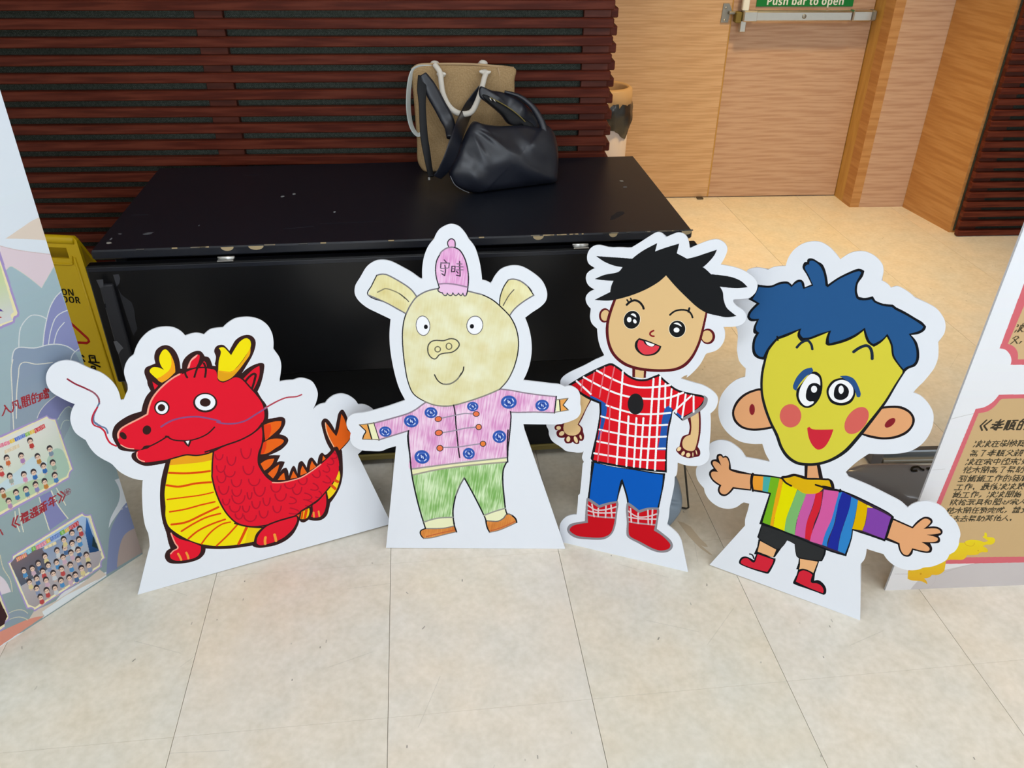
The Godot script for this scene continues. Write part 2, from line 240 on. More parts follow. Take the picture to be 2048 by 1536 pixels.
# an upright or turned prism: outline in x y, thickness along z (front at zf, back at zb)
func prism(poly: PackedVector2Array, zf: float, zb: float) -> ArrayMesh:
	var st := SurfaceTool.new()
	st.begin(Mesh.PRIMITIVE_TRIANGLES)
	st.set_smooth_group(-1)
	var p := poly
	if Geometry2D.is_polygon_clockwise(p):
		p = p.duplicate()
		p.reverse()
	var idx := Geometry2D.triangulate_polygon(p)
	if idx.is_empty():
		push_warning("outline could not be cut into triangles")
	for side in 2:
		for k in range(0, idx.size(), 3):
			var t := [idx[k], idx[k + 1], idx[k + 2]]
			var area := (p[t[1]] - p[t[0]]).cross(p[t[2]] - p[t[0]])
			if (area > 0) == (side == 0):
				t.reverse()
			for j in t:
				var v: Vector2 = p[j]
				st.add_vertex(Vector3(v.x, v.y, zf if side == 0 else zb))
	if zb < zf - 0.00001:
		for k in p.size():
			var a := p[k]
			var b := p[(k + 1) % p.size()]
			quad(st, Vector3(a.x, a.y, zf), Vector3(a.x, a.y, zb), Vector3(b.x, b.y, zb), Vector3(b.x, b.y, zf))
	st.generate_normals()
	return st.commit()

# only the front face of an outline
func face(poly: PackedVector2Array, z: float, uv: Rect2) -> ArrayMesh:
	var idx := Geometry2D.triangulate_polygon(poly)
	if idx.is_empty():
		return null
	var st := SurfaceTool.new()
	st.begin(Mesh.PRIMITIVE_TRIANGLES)
	for k in range(0, idx.size(), 3):
		var t := [idx[k], idx[k + 1], idx[k + 2]]
		if (poly[t[1]] - poly[t[0]]).cross(poly[t[2]] - poly[t[0]]) > 0:
			t.reverse()
		for j in t:
			var v: Vector2 = poly[j]
			st.set_normal(Vector3(0, 0, 1))
			st.set_uv(Vector2((v.x - uv.position.x) / uv.size.x, 1.0 - (v.y - uv.position.y) / uv.size.y))
			st.add_vertex(Vector3(v.x, v.y, z))
	return st.commit()

func smooth3(pts: Array, n := 6) -> PackedVector3Array:
	var out := PackedVector3Array()
	for k in pts.size() - 1:
		var p0: Vector3 = pts[maxi(k - 1, 0)]
		var p1: Vector3 = pts[k]
		var p2: Vector3 = pts[k + 1]
		var p3: Vector3 = pts[mini(k + 2, pts.size() - 1)]
		for j in n:
			out.append(p1.cubic_interpolate(p2, p0, p3, float(j) / n))
	out.append(pts[-1])
	return out

# a tube (or, with flat > 0, a strap) along a path; radius may be one number or an array over the path
func tube(path: PackedVector3Array, r, sides := 10, flat := 0.0, across := Vector3.RIGHT) -> ArrayMesh:
	var st := SurfaceTool.new()
	st.begin(Mesh.PRIMITIVE_TRIANGLES)
	st.set_smooth_group(0)
	var rings := []
	var n := path.size()
	var side := across
	if absf((path[1] - path[0]).normalized().dot(across.normalized())) > 0.95:
		side = Vector3(0.1, 0.2, 1.0)
	for k in n:
		var d := (path[mini(k + 1, n - 1)] - path[maxi(k - 1, 0)]).normalized()
		side = (side - d * side.dot(d)).normalized()
		var up := d.cross(side)
		var rad: float
		if r is Array:
			var f: float = float(k) / (n - 1) * (r.size() - 1)
			var lo := int(floor(f))
			rad = lerpf(r[lo], r[mini(lo + 1, r.size() - 1)], f - lo)
		else:
			rad = r
		var ring := []
		for j in sides:
			var a := TAU * j / sides
			var ca := cos(a)
			var sa := sin(a)
			if flat > 0:
				ca = signf(ca) * pow(absf(ca), 0.5)
				ring.append(path[k] + side * ca * rad + up * sa * flat)
			else:
				ring.append(path[k] + side * ca * rad + up * sa * rad)
		rings.append(ring)
	for k in n - 1:
		for j in sides:
			var j2 := (j + 1) % sides
			quad(st, rings[k][j], rings[k][j2], rings[k + 1][j2], rings[k + 1][j])
	for e in [0, n - 1]:
		for j in sides:
			var j2 := (j + 1) % sides
			var tri := [path[e], rings[e][j2], rings[e][j]] if e == 0 else [path[e], rings[e][j], rings[e][j2]]
			for p in tri:
				st.add_vertex(p)
	st.generate_normals()
	return st.commit()

func lathe(profile: PackedVector2Array, sides := 32) -> ArrayMesh:
	var st := SurfaceTool.new()
	st.begin(Mesh.PRIMITIVE_TRIANGLES)
	st.set_smooth_group(0)
	for k in profile.size() - 1:
		for j in sides:
			var a := TAU * j / sides
			var b := TAU * (j + 1) / sides
			var p := profile[k]
			var q := profile[k + 1]
			quad(st, Vector3(p.x * cos(a), p.y, p.x * sin(a)), Vector3(q.x * cos(a), q.y, q.x * sin(a)), Vector3(q.x * cos(b), q.y, q.x * sin(b)), Vector3(p.x * cos(b), p.y, p.x * sin(b)))
	st.generate_normals()
	return st.commit()

# a soft stuffed body: an outline (x y), puffed out in front and behind its plane
func pillow(outline: PackedVector2Array, centre: Vector2, front: float, back: float, power: float, fold: Callable, lean := 0.0) -> ArrayMesh:
	var st := SurfaceTool.new()
	st.begin(Mesh.PRIMITIVE_TRIANGLES)
	st.set_smooth_group(0)
	var n := outline.size()
	var rings := 22
	for side in 2:
		var depth := front if side == 0 else -back
		var rows := []
		for k in rings + 1:
			var t := 1.0 - float(k) / rings
			t = pow(t, 0.7)
			var row := []
			for j in n:
				var p := centre.lerp(outline[j], t)
				var z := depth * pow(maxf(0.0, 1.0 - pow(t, power)), 0.5)
				if side == 0:
					z += (fold.call(p) as float) * (1.0 - pow(t, 4.0))
				row.append(Vector3(p.x, maxf(p.y, 0.001 - z * lean), z))  # never below what it rests on
			rows.append(row)
		for k in rings:
			for j in n:
				var j2 := (j + 1) % n
				if side == 0:
					quad(st, rows[k][j], rows[k + 1][j], rows[k + 1][j2], rows[k][j2])
				else:
					quad(st, rows[k][j], rows[k][j2], rows[k + 1][j2], rows[k + 1][j])
	st.index()
	st.generate_normals()
	return st.commit()

# ---------------------------------------------------------------- the painter: flat prints, drawn with outlines in tenths of a millimetre
class Print:
	var im: Image
	var s: float
	var frame: Rect2
	var parts := []
	var noise := FastNoiseLite.new()
	var grain := Vector2(0.02, 0.002)
	var turn := 0.5
	var glyphs: Dictionary
	var strength := 1.0

	func _init(x0: float, y0: float, w: float, h: float, px_per_unit: float, ground: String):
		s = px_per_unit
		frame = Rect2(x0, y0, w, h)
		im = Image.create(int(w * s), int(h * s), false, Image.FORMAT_RGB8)
		im.fill(Color(ground))
		noise.seed = 7
		noise.frequency = 1.0
		noise.fractal_octaves = 3

	func px(v: Vector2) -> Vector2:
		return Vector2((v.x - frame.position.x) * s, (frame.position.y + frame.size.y - v.y) * s)

	static func read(text: String, closed: bool) -> PackedVector2Array:
		var pts := PackedVector2Array()
		var corner := []
		for w in text.split(" ", false):
			corner.append(w.ends_with("!"))
			var xy := w.trim_suffix("!").split(",")
			pts.append(Vector2(float(xy[0]), float(xy[1])))
		var n := pts.size()
		var out := PackedVector2Array()
		var last := n if closed else n - 1
		for k in last:
			var a := pts[k]
			var b := pts[(k + 1) % n]
			var len := a.distance_to(b)
			var ca: bool = corner[k] or (not closed and k == 0)
			var cb: bool = corner[(k + 1) % n] or (not closed and k == n - 2)
			if ca and cb:
				out.append(a)
				continue
			var ta := (b - pts[(k - 1 + n) % n]).normalized() * len
			var tb := (pts[(k + 2) % n] - a).normalized() * len
			if ca:
				ta = (b - a) * 1.5 - tb * 0.5
			if cb:
				tb = (b - a) * 1.5 - ta * 0.5
			var m := clampi(int(len / 18.0), 2, 9)
			for j in m:
				var t := float(j) / m
				var t2 := t * t
				var t3 := t2 * t
				out.append(a * (2 * t3 - 3 * t2 + 1) + ta * (t3 - 2 * t2 + t) * 0.95 + b * (3 * t2 - 2 * t3) + tb * (t3 - t2) * 0.95)
		if not closed:
			out.append(pts[n - 1])
		return out

	# every run of pixels inside an outline: [y, from, to]
	func runs(local: PackedVector2Array) -> Array:
		var W := im.get_width()
		var H := im.get_height()
		var rows := {}
		var n := local.size()
		var p := PackedVector2Array()
		for v in local:
			p.append(px(v))
		for k in n:
			var a := p[k]
			var b := p[(k + 1) % n]
			if a.y == b.y:
				continue
			var dir := 1.0
			if a.y > b.y:
				var c := a
				a = b
				b = c
				dir = -1.0
			var y := maxi(0, int(ceil(a.y - 0.5)))
			var end := mini(H - 1, int(ceil(b.y - 0.5)) - 1)
			var slope := (b.x - a.x) / (b.y - a.y)
			while y <= end:
				var x := a.x + (y + 0.5 - a.y) * slope
				if rows.has(y):
					rows[y].append(Vector2(x, dir))
				else:
					rows[y] = [Vector2(x, dir)]
				y += 1
		var out := []
		for y in rows:
			var r: Array = rows[y]
			r.sort()
			var wind := 0.0
			for k in r.size() - 1:
				wind += r[k].y
				if wind != 0:
					var x0 := maxi(0, int(ceil(r[k].x - 0.5)))
					var x1 := mini(W, int(ceil(r[k + 1].x - 0.5)))
					if x1 > x0:
						out.append([y, x0, x1])
		return out

	func shape(local: PackedVector2Array, c: Color) -> void:
		for r in runs(local):
			im.fill_rect(Rect2i(r[1], r[0], r[2] - r[1], 1), c)

	func f(called: String, c: String, text: String) -> void:
		var p := read(text, true)
		shape(p, Color(c))
		if called != "":
			parts.append([called, p])

	# coloured pencil: two tones in streaks
	func fn(called: String, c: String, c2: String, text: String) -> void:
		var p := read(text, true)
		var a := Color(c)
		var b := Color(c2)
		var ct := cos(turn)
		var sn := sin(turn)
		for r in runs(p):
			for x in range(r[1], r[2]):
				var u: float = (x * ct + r[0] * sn)
				var v: float = (r[0] * ct - x * sn)
				var k := 0.36 + noise.get_noise_2d(u * grain.x, v * grain.y) * 0.95 * strength + noise.get_noise_2d(x * 0.006 + 50.0, r[0] * 0.006) * 0.75
				im.set_pixel(x, r[0], a.lerp(b, clampf(k, -0.25, 1.0)))
		if called != "":
			parts.append([called, p])

	# a printed blend from the top of the shape to its bottom
	func fg(called: String, c: String, c2: String, text: String) -> void:
		var p := read(text, true)
		var a := Color(c)
		var b := Color(c2)
		var rr := runs(p)
		var lo := 1000000
		var hi := 0
		for r in rr:
			lo = mini(lo, r[0])
			hi = maxi(hi, r[0])
		for r in rr:
			im.fill_rect(Rect2i(r[1], r[0], r[2] - r[1], 1), a.lerp(b, float(r[0] - lo) / maxi(1, hi - lo)))
		if called != "":
			parts.append([called, p])

	func e(called: String, c: String, x: float, y: float, ax: float, ay: float, bx: float, by: float) -> void:
		var p := PackedVector2Array()
		for k in 36:
			var t := TAU * k / 36
			p.append(Vector2(x, y) + Vector2(ax, ay) * cos(t) + Vector2(bx, by) * sin(t))
		shape(p, Color(c))
		if called != "":
			parts.append([called, p])

	func dot(p: Vector2, r: float, c: Color) -> void:
		var q := px(p)
		var R := r * s
		for y in range(int(q.y - R), int(q.y + R) + 1):
			var d := R * R - (y + 0.5 - q.y) * (y + 0.5 - q.y)
			if d > 0 and y >= 0 and y < im.get_height():
				var h := sqrt(d)
				var x0 := maxi(0, int(round(q.x - h)))
				var x1 := mini(im.get_width(), int(round(q.x + h)))
				if x1 > x0:
					im.fill_rect(Rect2i(x0, y, x1 - x0, 1), c)

	func stroke(p: PackedVector2Array, w: float, c: Color) -> void:
		for k in p.size():
			dot(p[k], w / 2, c)
			if k + 1 < p.size():
				var d := p[k + 1] - p[k]
				var m := int(d.length() / maxf(w * 0.3, 0.8 / s))
				for j in range(1, m):
					dot(p[k] + d * (float(j) / m), w / 2, c)

	func l(c: String, w: float, text: String) -> void:
		stroke(read(text, false), w, Color(c))

	func lo(c: String, w: float, text: String) -> void:
		var p := read(text, true)
		p.append(p[0])
		stroke(p, w, Color(c))

	func scale(c: String, w: float, x: float, y: float, ax: float, ay: float, bx: float, by: float) -> void:
		var p := PackedVector2Array()
		for k in 13:
			var t := PI * k / 12.0
			p.append(Vector2(x, y) + Vector2(ax, ay) * cos(t) + Vector2(bx, by) * sin(t))
		stroke(p, w, Color(c))

	func smudge(c: String, x: float, y: float, r: float, strength: float) -> void:
		var q := px(Vector2(x, y))
		var R := int(r * s)
		var col := Color(c)
		for dy in range(-R, R + 1):
			for dx in range(-R, R + 1):
				var d := sqrt(float(dx * dx + dy * dy)) / R
				if d < 1.0:
					var X := int(q.x) + dx
					var Y := int(q.y) + dy
					im.set_pixel(X, Y, im.get_pixel(X, Y).lerp(col, strength * (1.0 - d) * (1.0 + 0.6 * noise.get_noise_2d(X * 0.03, Y * 0.03))))

	func coin(x: float, y: float, rx: float, ry: float) -> void:
		e("coin_motif", "7a86a8", x, y, rx * 1.05, 0, 0, ry * 1.05)
		e("", "3054ac", x, y, rx, 0, 0, ry)
		e("", "4a6cba", x, y, rx * 0.74, 0, 0, ry * 0.74)
		e("", "2e50a8", x, y, rx * 0.5, 0, 0, ry * 0.5)
		for a in [[-0.6, 0.2, -0.42, 0.5], [0.45, 0.5, 0.62, 0.15], [-0.55, -0.35, -0.3, -0.6], [0.3, -0.6, 0.55, -0.35], [-0.12, 0.3, -0.06, -0.1], [0.1, 0.1, 0.2, -0.25]]:
			stroke(PackedVector2Array([Vector2(x + a[0] * rx, y + a[1] * ry), Vector2(x + a[2] * rx, y + a[3] * ry)]), rx * 0.13, Color("d4def2"))
		for a in [[-0.28, 0.38, 0.3, 0.38], [-0.26, 0.38, -0.24, -0.34], [0.3, 0.38, 0.28, -0.34], [-0.24, -0.36, 0.3, -0.34]]:
			stroke(PackedVector2Array([Vector2(x + a[0] * rx, y + a[1] * ry), Vector2(x + a[2] * rx, y + a[3] * ry)]), rx * 0.1, Color("213f8c"))

	func tx(c: String, w: float, ox: float, oy: float, ax: float, ay: float, bx: float, by: float, text: String) -> void:
		var a := Vector2(ax, ay)
		var b := Vector2(bx, by)
		for k in text.length():
			var o := Vector2(ox, oy) + a * k
			if not glyphs.has(text[k]):
				continue
			for st in glyphs[text[k]].split(" ", false):
				var p := PackedVector2Array()
				for j in range(0, st.length() - 1, 2):
					p.append(o + a * (int(st[j]) / 9.0 * 0.86) + b * (int(st[j + 1]) / 9.0))
				stroke(p, w, Color(c))

	func boxes(cols: String, n: int, ox: float, oy: float, ax: float, ay: float, bx: float, by: float) -> void:
		var cc := cols.split(",")
		var a := Vector2(ax, ay) / n
		var b := Vector2(bx, by)
		var base := absf(b.y) * 0.11
		for k in n:
			var o := Vector2(ox, oy) + a * k
			shape(PackedVector2Array([o, o + a * 0.93, o + a * 0.93 + b, o + b]), Color(cc[k % cc.size()]))
			for t in [[0.2, 0.25, 0.75, 0.25], [0.2, 0.5, 0.75, 0.55], [0.45, 0.15, 0.45, 0.85], [0.25, 0.85, 0.75, 0.8]]:
				stroke(PackedVector2Array([o + a * t[0] + b * t[1], o + a * t[2] + b * t[3]]), base, Color(cc[k % cc.size()]).lerp(Color("f4f0e8"), 0.55))

	func child(c: String, x: float, y: float, ax: float, ay: float, bx: float, by: float) -> void:
		var o := Vector2(x, y)
		var a := Vector2(ax, ay)
		var b := Vector2(bx, by)
		for sx in [-0.25, 0.25]:
			stroke(PackedVector2Array([o + b * 0.8 + a * sx, o + b * 1.3 + a * sx]), b.length() * 0.16, Color("c9b0a4"))
			stroke(PackedVector2Array([o + b * 0.5 + a * sx, o + b * 0.95 + a * sx * 2.6]), b.length() * 0.14, Color(c).lightened(0.25))
		e("", c, o.x + b.x * 0.72, o.y + b.y * 0.72, a.x * 0.72, a.y * 0.72, b.x * 0.42, b.y * 0.42)
		e("", "3a3236", o.x - b.x * 0.08, o.y - b.y * 0.08, a.x * 0.9, a.y * 0.9, b.x * 0.5, b.y * 0.5)
		e("", "e2c3ae", o.x + b.x * 0.1, o.y + b.y * 0.1, a.x * 0.72, a.y * 0.72, b.x * 0.36, b.y * 0.36)
		stroke(PackedVector2Array([o + b * 0.05 - a * 0.3, o + b * 0.1 - a * 0.25]), b.length() * 0.08, Color("4a3a3a"))
		stroke(PackedVector2Array([o + b * 0.05 + a * 0.3, o + b * 0.1 + a * 0.25]), b.length() * 0.08, Color("4a3a3a"))

	func flower(c: String, x: float, y: float, r: float) -> void:
		for k in 6:
			var t := TAU * k / 6
			var q := Vector2(x, y) + Vector2(cos(t), sin(t)) * r * 0.55
			var p := PackedVector2Array()
			for j in 13:
				p.append(q + Vector2(cos(TAU * j / 12), sin(TAU * j / 12)) * r * 0.4)
			stroke(p, r * 0.13, Color(c))
		dot(Vector2(x, y), r * 0.2, Color(c))

	func material(rough: float, spec: float) -> StandardMaterial3D:
		var m := StandardMaterial3D.new()
		m.albedo_texture = ImageTexture.create_from_image(im)
		m.roughness = rough
		m.metallic_specular = spec
		m.texture_repeat = false
		return m

func metres(p: PackedVector2Array, floor_it := false) -> PackedVector2Array:
	var out := PackedVector2Array()
	for v in p:
		var q := v / 10000.0
		if floor_it:
			q.y = maxf(q.y, 0.0)
		if out.is_empty() or out[-1].distance_to(q) > 0.0004:
			out.append(q)
	if out[0].distance_to(out[-1]) < 0.0004:
		out.remove_at(out.size() - 1)
	return out

# a foam board cut along an outline, its print, and the printed motifs as separate vinyl pieces
func standee(o: Node3D, outline: PackedVector2Array, pr: Print, thick := 0.005) -> void:
	var uv := Rect2(pr.frame.position / 10000.0, pr.frame.size / 10000.0)
	var pm := pr.material(0.65, 0.16)
	part("foam_board", prism(outline, -0.0004, -thick), M.foam, o)
	part("printed_sheet", face(outline, 0.0, uv), pm, o)
	var k := 0
	for p in pr.parts:
		var m := face(metres(p[1]), 0.0002 + 0.00001 * k, uv)
		k += 1
		if m:
			part(p[0], m, pm, o)

# ---------------------------------------------------------------- brush strokes of the written characters, on a ten by ten grid
const GLYPHS := {
	"入": "41532709 537799",
	"凡": "212609 2171789997 4355",
	"間": "1019 104414 104044 1444 1242 60909979 6064 6292 6494 3565693935 3767",
	"的": "3021 1242491912 1545 6152 63939979 6576",
	"噹": "0323280803 6062 4152 8171 4244 4292 9294 5373755553 4686894946 6669 4888",
	"禮": "2031 023206 2429 2637 4181844441 6144 5154 7174 4686 5777785857 4999",
	"遇": "1122 04242607 082999 4181844441 6168 4262 3638 36868889 5777",
	"新": "3132 0242 1424 0444 0646 2529 2609 3648 8151 515949 5494 7479",
	"年": "3012 2191 2426 2474 0696 5159",
	"《": "401549 804589",
	"》": "105519 509559",
	"孝": "2272 5044 0494 8107 357554 545938 1797",
	"順": "1119 2128 3139 5191 7162 5383885853 5585 5686 6849 7899",
	"波": "0112 0313 0917 428284 424639 6065 457549 5699",
	"在": "0292 411508 2429 4585 6369 3999",
	"學": "1015 9095 3143 6143 4062 0595 0507 9597 366658 5649 1898",
	"校": "0343 2029 2306 2446 6071 4292 5344 7395 5498 8349",
	"聽": "0141 1117 3119 1333 1535 0737 5191 7073 5383855553 4797 4858 6889",
	"為": "2142 1282 3154 347476 166669 17979989 2829 4849 6869",
	"了": "217154 545949",
	"父": "4113 6183 7319 3499",
	"親": "2031 0242 1424 0444 0646 2529 2609 2639 6191966661 6292 6494 6759 8789 8999",
	"家": "5051 0292 0204 9294 2474 5449 4517 5518 7598 6699",
	"中": "1282861612 5059",
	"從": "3003 3305 1419 6044 6063 8054 8095 6569 6797 3999",
	"來": "0292 5059 2415 2436 7465 7486 5409 5499",
	"沒": "0112 0313 0917 51818494 5144 458549 5699",
	"花": "0292 3014 7074 3405 2429 5459 5999 9997 8456",
	"木": "0393 5059 5308 5398",
	"蘭": "0191 3002 7072 1319 13434515 639399 636595 3666 5559 3868",
	"幫": "1141 1343 2026 0646 5181 6646 5383 7173 3666 2787 2729 8789 5659",
	"助": "113138 1118 1333 1535 0848 53939979 7149",
	"到": "0151 310444 2646 3439 0959 6167 8189 8979",
	"媽": "2019 034329 2448 5158 5191 5393 5595 7157 57979989 4849 6869",
	"工": "1282 5259 0999",
	"作": "3014 2329 5033 4292 6269 6494 6696",
	"餐": "2014 2151 3344 6191 6195 6495 5407 5497 3777 3699 2999 3639",
	"廳": "5051 1292 1309 3343 3438 4348 3949 5484 6363 5686 5888 7999",
	"。": "1727292917",
	"，": "273719",
	"最": "2070732320 2272 0494 1419 3439 1636 1838 0959 558559 6699",
	"後": "3003 3305 1419 604474 744686 5659 578749 6799",
	"終": "301132 321343 3337 0838 2528 1809 3849 6044 518145 6285 6667 6889",
	"她": "2019 034329 2448 449496 7066 5258 5899 9997",
	"開": "1019 10404414 1242 609099 606494 6292 3575 2878 4549 6569",
	"始": "2019 034329 2448 614585 7485 5686895956",
	"收": "111646 3119 6053 5292 8249 5499",
	"拾": "0343 202818 0645 6144 6194 5575 5787895957",
	"玩": "0141 0444 2148 0848 5181 4393 6349 737898",
	"具": "217176 2126 2272 2474 2676 0797 3719 6789",
	"和": "4011 0343 2129 2306 2446 5383885853",
	"關": "1019 10404414 1242 609099 606494 6292 3474 2577 4659 5868 3999",
	"心": "1517 33387875 4455 8396",
	"人": "514409 5599",
	"任": "3014 2329 8142 4595 6369 4999",
	"務": "014123 1233 044435 243919 6052 528245 6295 568689 6649",
	"完": "5051 0292 0204 9294 2474 0696 4609 6669 6999",
	"成": "1292 1219 144438 5168 6899 9997 8156 7081",
	"讀": "2021 0242 1333 1535 1737391917 5181 7073 4393 5484 5686885856 4999",
	"賣": "3171 5052 1393 2474 3565 3666885838 3888 3919 7999",
	"所": "4010 1119 12424515 8061 6159 6393 8389",
	"去": "2282 5055 0595 451979 7599",
	"其": "0191 3036 7076 3373 3555 0696 3719 6789",
	"他": "3014 2329 449496 7066 5258 5899 9997",
	"母": "2119 2171 7179 1555 0595 2979 4344 4647",
	"滑": "0112 0314 0917 417174 4144 5272 343494 3496 4666 4649 6669 4767 4868",
	"小": "505949 2517 7597",
	"地": "0333 2028 0846 449496 7066 5258 5899 9997",
}

func dragon_print() -> Print:
	var p := Print.new(-676, -96, 7487, 7108, 0.22, "e1e4eb")
	p.glyphs = GLYPHS
	p.f("","35201f","449,4207! 403,4456 432,4605 522,4753 673,4855 897,4940 1150,4971! 1229,5153 1328,5314 1459,5437! 1428,5596 1437,5700! 1428,5777! 1426,5943 1484,6034 1606,6067 1702,6092! 1710,6253 1780,6401 1899,6479 2016,6485 2119,6420 2186,6302 2220,6146 2223,5995 2207,5848! 2242,5840! 2279,5983 2368,6100 2518,6189 2655,6211 2741,6173 2795,6040! 2880,5992 2912,5879 2919,5771! 2995,5745! 2981,5803! 3040,5974 3031,6128 3087,6222 3174,6255 3264,6231 3329,6142 3369,6058! 3443,6164 3564,6306 3714,6376 3865,6377 3964,6308 4007,6187 3971,6026 3867,5831 3723,5645 3551,5432! 3672,5515 3852,5586 4025,5605 4103,5563 4088,5441 4019,5234 3927,5032 3829,4877! 3894,4669 3976,4470 3991,4269 3954,4080! 4114,4074 4288,4058 4364,3979 4340,3834 4243,3689 4159,3592! 4262,3532 4338,3444 4348,3356 4277,3254 4110,3143 3800,3070! 3958,3035 4086,2994! 4026,2905 3967,2817! 4059,2827 4166,2780! 4109,2673 3973,2482! 4081,2593 4174,2602! 4204,2506 4200,2347! 4302,2549 4371,2601 4414,2483 4425,2355! 4499,2637 4584,2691 4646,2596 4687,2461! 4765,2670 4851,2725 4914,2630 4971,2490! 5051,2717 5139,2789 5221,2707 5376,2808! 5292,3094 5250,3452 5249,3659 5324,3750 5412,3721 5498,3563 5565,3355! 5666,3659 5725,3816 5829,3894 5900,3774 5938,3592 5953,3345 5972,3130! 5903,2971 5652,2752! 5665,2698 5639,2373 5609,2107 5568,1911 5473,1660 5319,1424 5140,1230! 5087,1069 5000,881 4849,785 4670,804 4502,892! 4375,842 4292,886 4266,947! 4186,777 4035,574 3836,441 3589,377 3355,382 3128,421 2983,504 2943,606! 2957,552! 2675,588 2355,648 2073,730 1814,834! 1756,687 1602,572 1336,550 1059,607 879,705 823,888 893,1046 1003,1100! 992,1320 1001,1567 985,1889 1013,2263 1077,2656 1168,3001 1274,3272 1382,3504! 1154,3511 933,3545 774,3670 689,3823 716,3945 801,3970! 618,4035 481,4119")
	p.f("horn","f2de12","1971,6391 1845,6284 1798,6146 1810,5994 1853,5888! 1742,5978 1619,6005 1539,5933 1579,5819 1738,5587! 1881,5646 2080,5784! 2103,5961 2095,6113 2053,6285")
	p.f("","f0a020","2053,6285! 2058,6120 2017,5949 1936,5846 1743,5737 1658,5702 1738,5587! 1881,5646 2080,5784! 2103,5961 2095,6113")
	p.f("ear","e01c30","1540,5662! 1643,5532! 1547,5447!")
	p.f("crest","e01c30","2675,6111 2549,6077 2449,5977 2359,5815! 2548,5804! 2623,5910 2676,6020")
	p.f("","f7a79a","2648,6108 2519,6059 2423,5953 2351,5817! 2408,5835 2475,5972")
	p.f("crest","e01c30","2760,5927! 2631,5787! 2793,5752! 2790,5874")
	p.f("horn","f2de12","3811,6303 3665,6256 3548,6143 3389,5947! 3329,6066 3255,6178 3146,6179! 3172,6068 3089,5872 3026,5609! 3313,5531 3484,5633 3703,5850 3863,6048 3891,6210")
	p.f("","eda81e","3023,5625! 3312,5522! 3482,5619 3701,5835 3863,6048! 3818,5872 3680,5716 3476,5511 3283,5366 3082,5323 2987,5400!")
	p.f("ear","e01c30","3991,5540! 3834,5480 3562,5288! 3742,4946! 3855,5112 3952,5312")
	p.l("35201f",57,"3588,5197 3721,5316 3848,5351 3822,5214 3722,4998")
	p.f("body","e01c30","2501,3535! 2433,3235 2383,2943 2355,2834! 2362,2418 2424,1978 2534,1623 2718,1331 3015,1147 3358,1021 3579,1063 3797,1069 4145,1110 4415,1233 4600,1289 4341,1206 4659,1339 4918,1472 5125,1656 5331,1840 5498,2069 5540,2263 5533,2537 5492,2784! 5322,2628 5061,2462 4806,2330 4496,2213 4202,2195 3974,2209 3810,2256 3671,2446 3569,2674 3513,2919 3574,3195 3682,3424 3763,3658 3765,3911! 3594,3797 3275,3689 2938,3618!")
	p.f("belly","f0dc10","1527,3574! 1888,3596 2497,3506! 2403,3162 2350,2836 2370,2381 2432,1940 2542,1585 2729,1310 3010,1119 3310,1010! 3116,856 3036,657! 2722,684 2401,733 2035,842 1717,1012 1469,1219 1239,1491 1095,1749 1079,2035 1140,2328 1193,2690 1305,3029 1423,3331")
	p.f("","e8a020","1527,3574! 1888,3596 2497,3506! 2444,3302! 2165,3311 1760,3371 1455,3422!")
	p.f("","e8c812","2952,1130! 3310,1010! 3116,856 3036,657! 2782,683!")
	p.l("dc4a10",58,"1413,3217 1842,3087 2332,3012")
	p.l("dc4a10",59,"1292,2898 1558,2781 1945,2762 2300,2695")
	p.l("dc4a10",38,"1218,2505 1576,2457 1988,2405 2301,2401")
	p.l("dc4a10",46,"1205,2146 1563,2114 1934,2125 2283,2119")
	p.l("dc4a10",60,"1171,1778 1516,1741 1936,1842 2336,1941")
	p.l("dc4a10",50,"1358,1517 1667,1641 2001,1733 2351,1744")
	p.l("dc4a10",51,"1476,1253 1736,1405 2072,1497 2431,1540")
	p.l("dc4a10",44,"1744,1003 2030,1275 2320,1419 2542,1422")
	p.l("dc4a10",48,"2093,834 2399,1048 2696,1291")
	p.l("dc4a10",75,"2631,714 2763,913 2909,1143")
	p.scale("b3182f",33,2633,3403,88,-23,-27,-144)
	p.scale("b3182f",33,2906,3262,103,-28,-42,-233)
	p.scale("b3182f",33,3291,3397,122,-32,-48,-275)
	p.scale("b3182f",33,2616,3086,102,-28,-33,-178)
	p.scale("b3182f",34,3261,2892,126,-35,-40,-231)
	p.scale("b3182f",34,2791,2867,124,-34,-27,-147)
	p.scale("b3182f",33,2575,2790,102,-29,-34,-180)
	p.scale("b3182f",34,2909,2592,118,-33,-36,-199)
	p.scale("b3182f",34,3337,2488,134,-38,-32,-184)
	p.scale("b3182f",34,2578,2495,117,-34,-43,-231)
	p.scale("b3182f",34,2864,2307,111,-32,-33,-184)
	p.scale("b3182f",35,3157,2134,56,-16,-32,-186)
	p.scale("b3182f",35,3425,2216,135,-39,-43,-254)
	p.scale("b3182f",34,2566,2113,83,-25,-31,-167)
	p.scale("b3182f",34,2876,2128,154,-45,-42,-235)
	p.scale("b3182f",35,3269,1833,100,-30,-35,-205)
	p.scale("b3182f",35,3544,1859,86,-25,-37,-223)
	p.scale("b3182f",35,2737,1849,126,-38,-31,-170)
	p.scale("b3182f",35,3004,1768,85,-25,-30,-171)
	p.scale("b3182f",35,2795,1597,91,-28,-28,-154)
	p.scale("b3182f",35,3055,1464,150,-46,-30,-173)
	p.scale("b3182f",35,3408,1501,108,-33,-35,-208)
	p.scale("b3182f",36,3765,1540,102,-31,-31,-192)
	p.scale("b3182f",35,3835,2151,123,-35,-31,-188)
	p.scale("b3182f",35,3912,1877,139,-41,-34,-207)
	p.scale("b3182f",35,4193,2102,132,-38,-22,-138)
	p.scale("b3182f",36,4353,1948,118,-34,-32,-208)
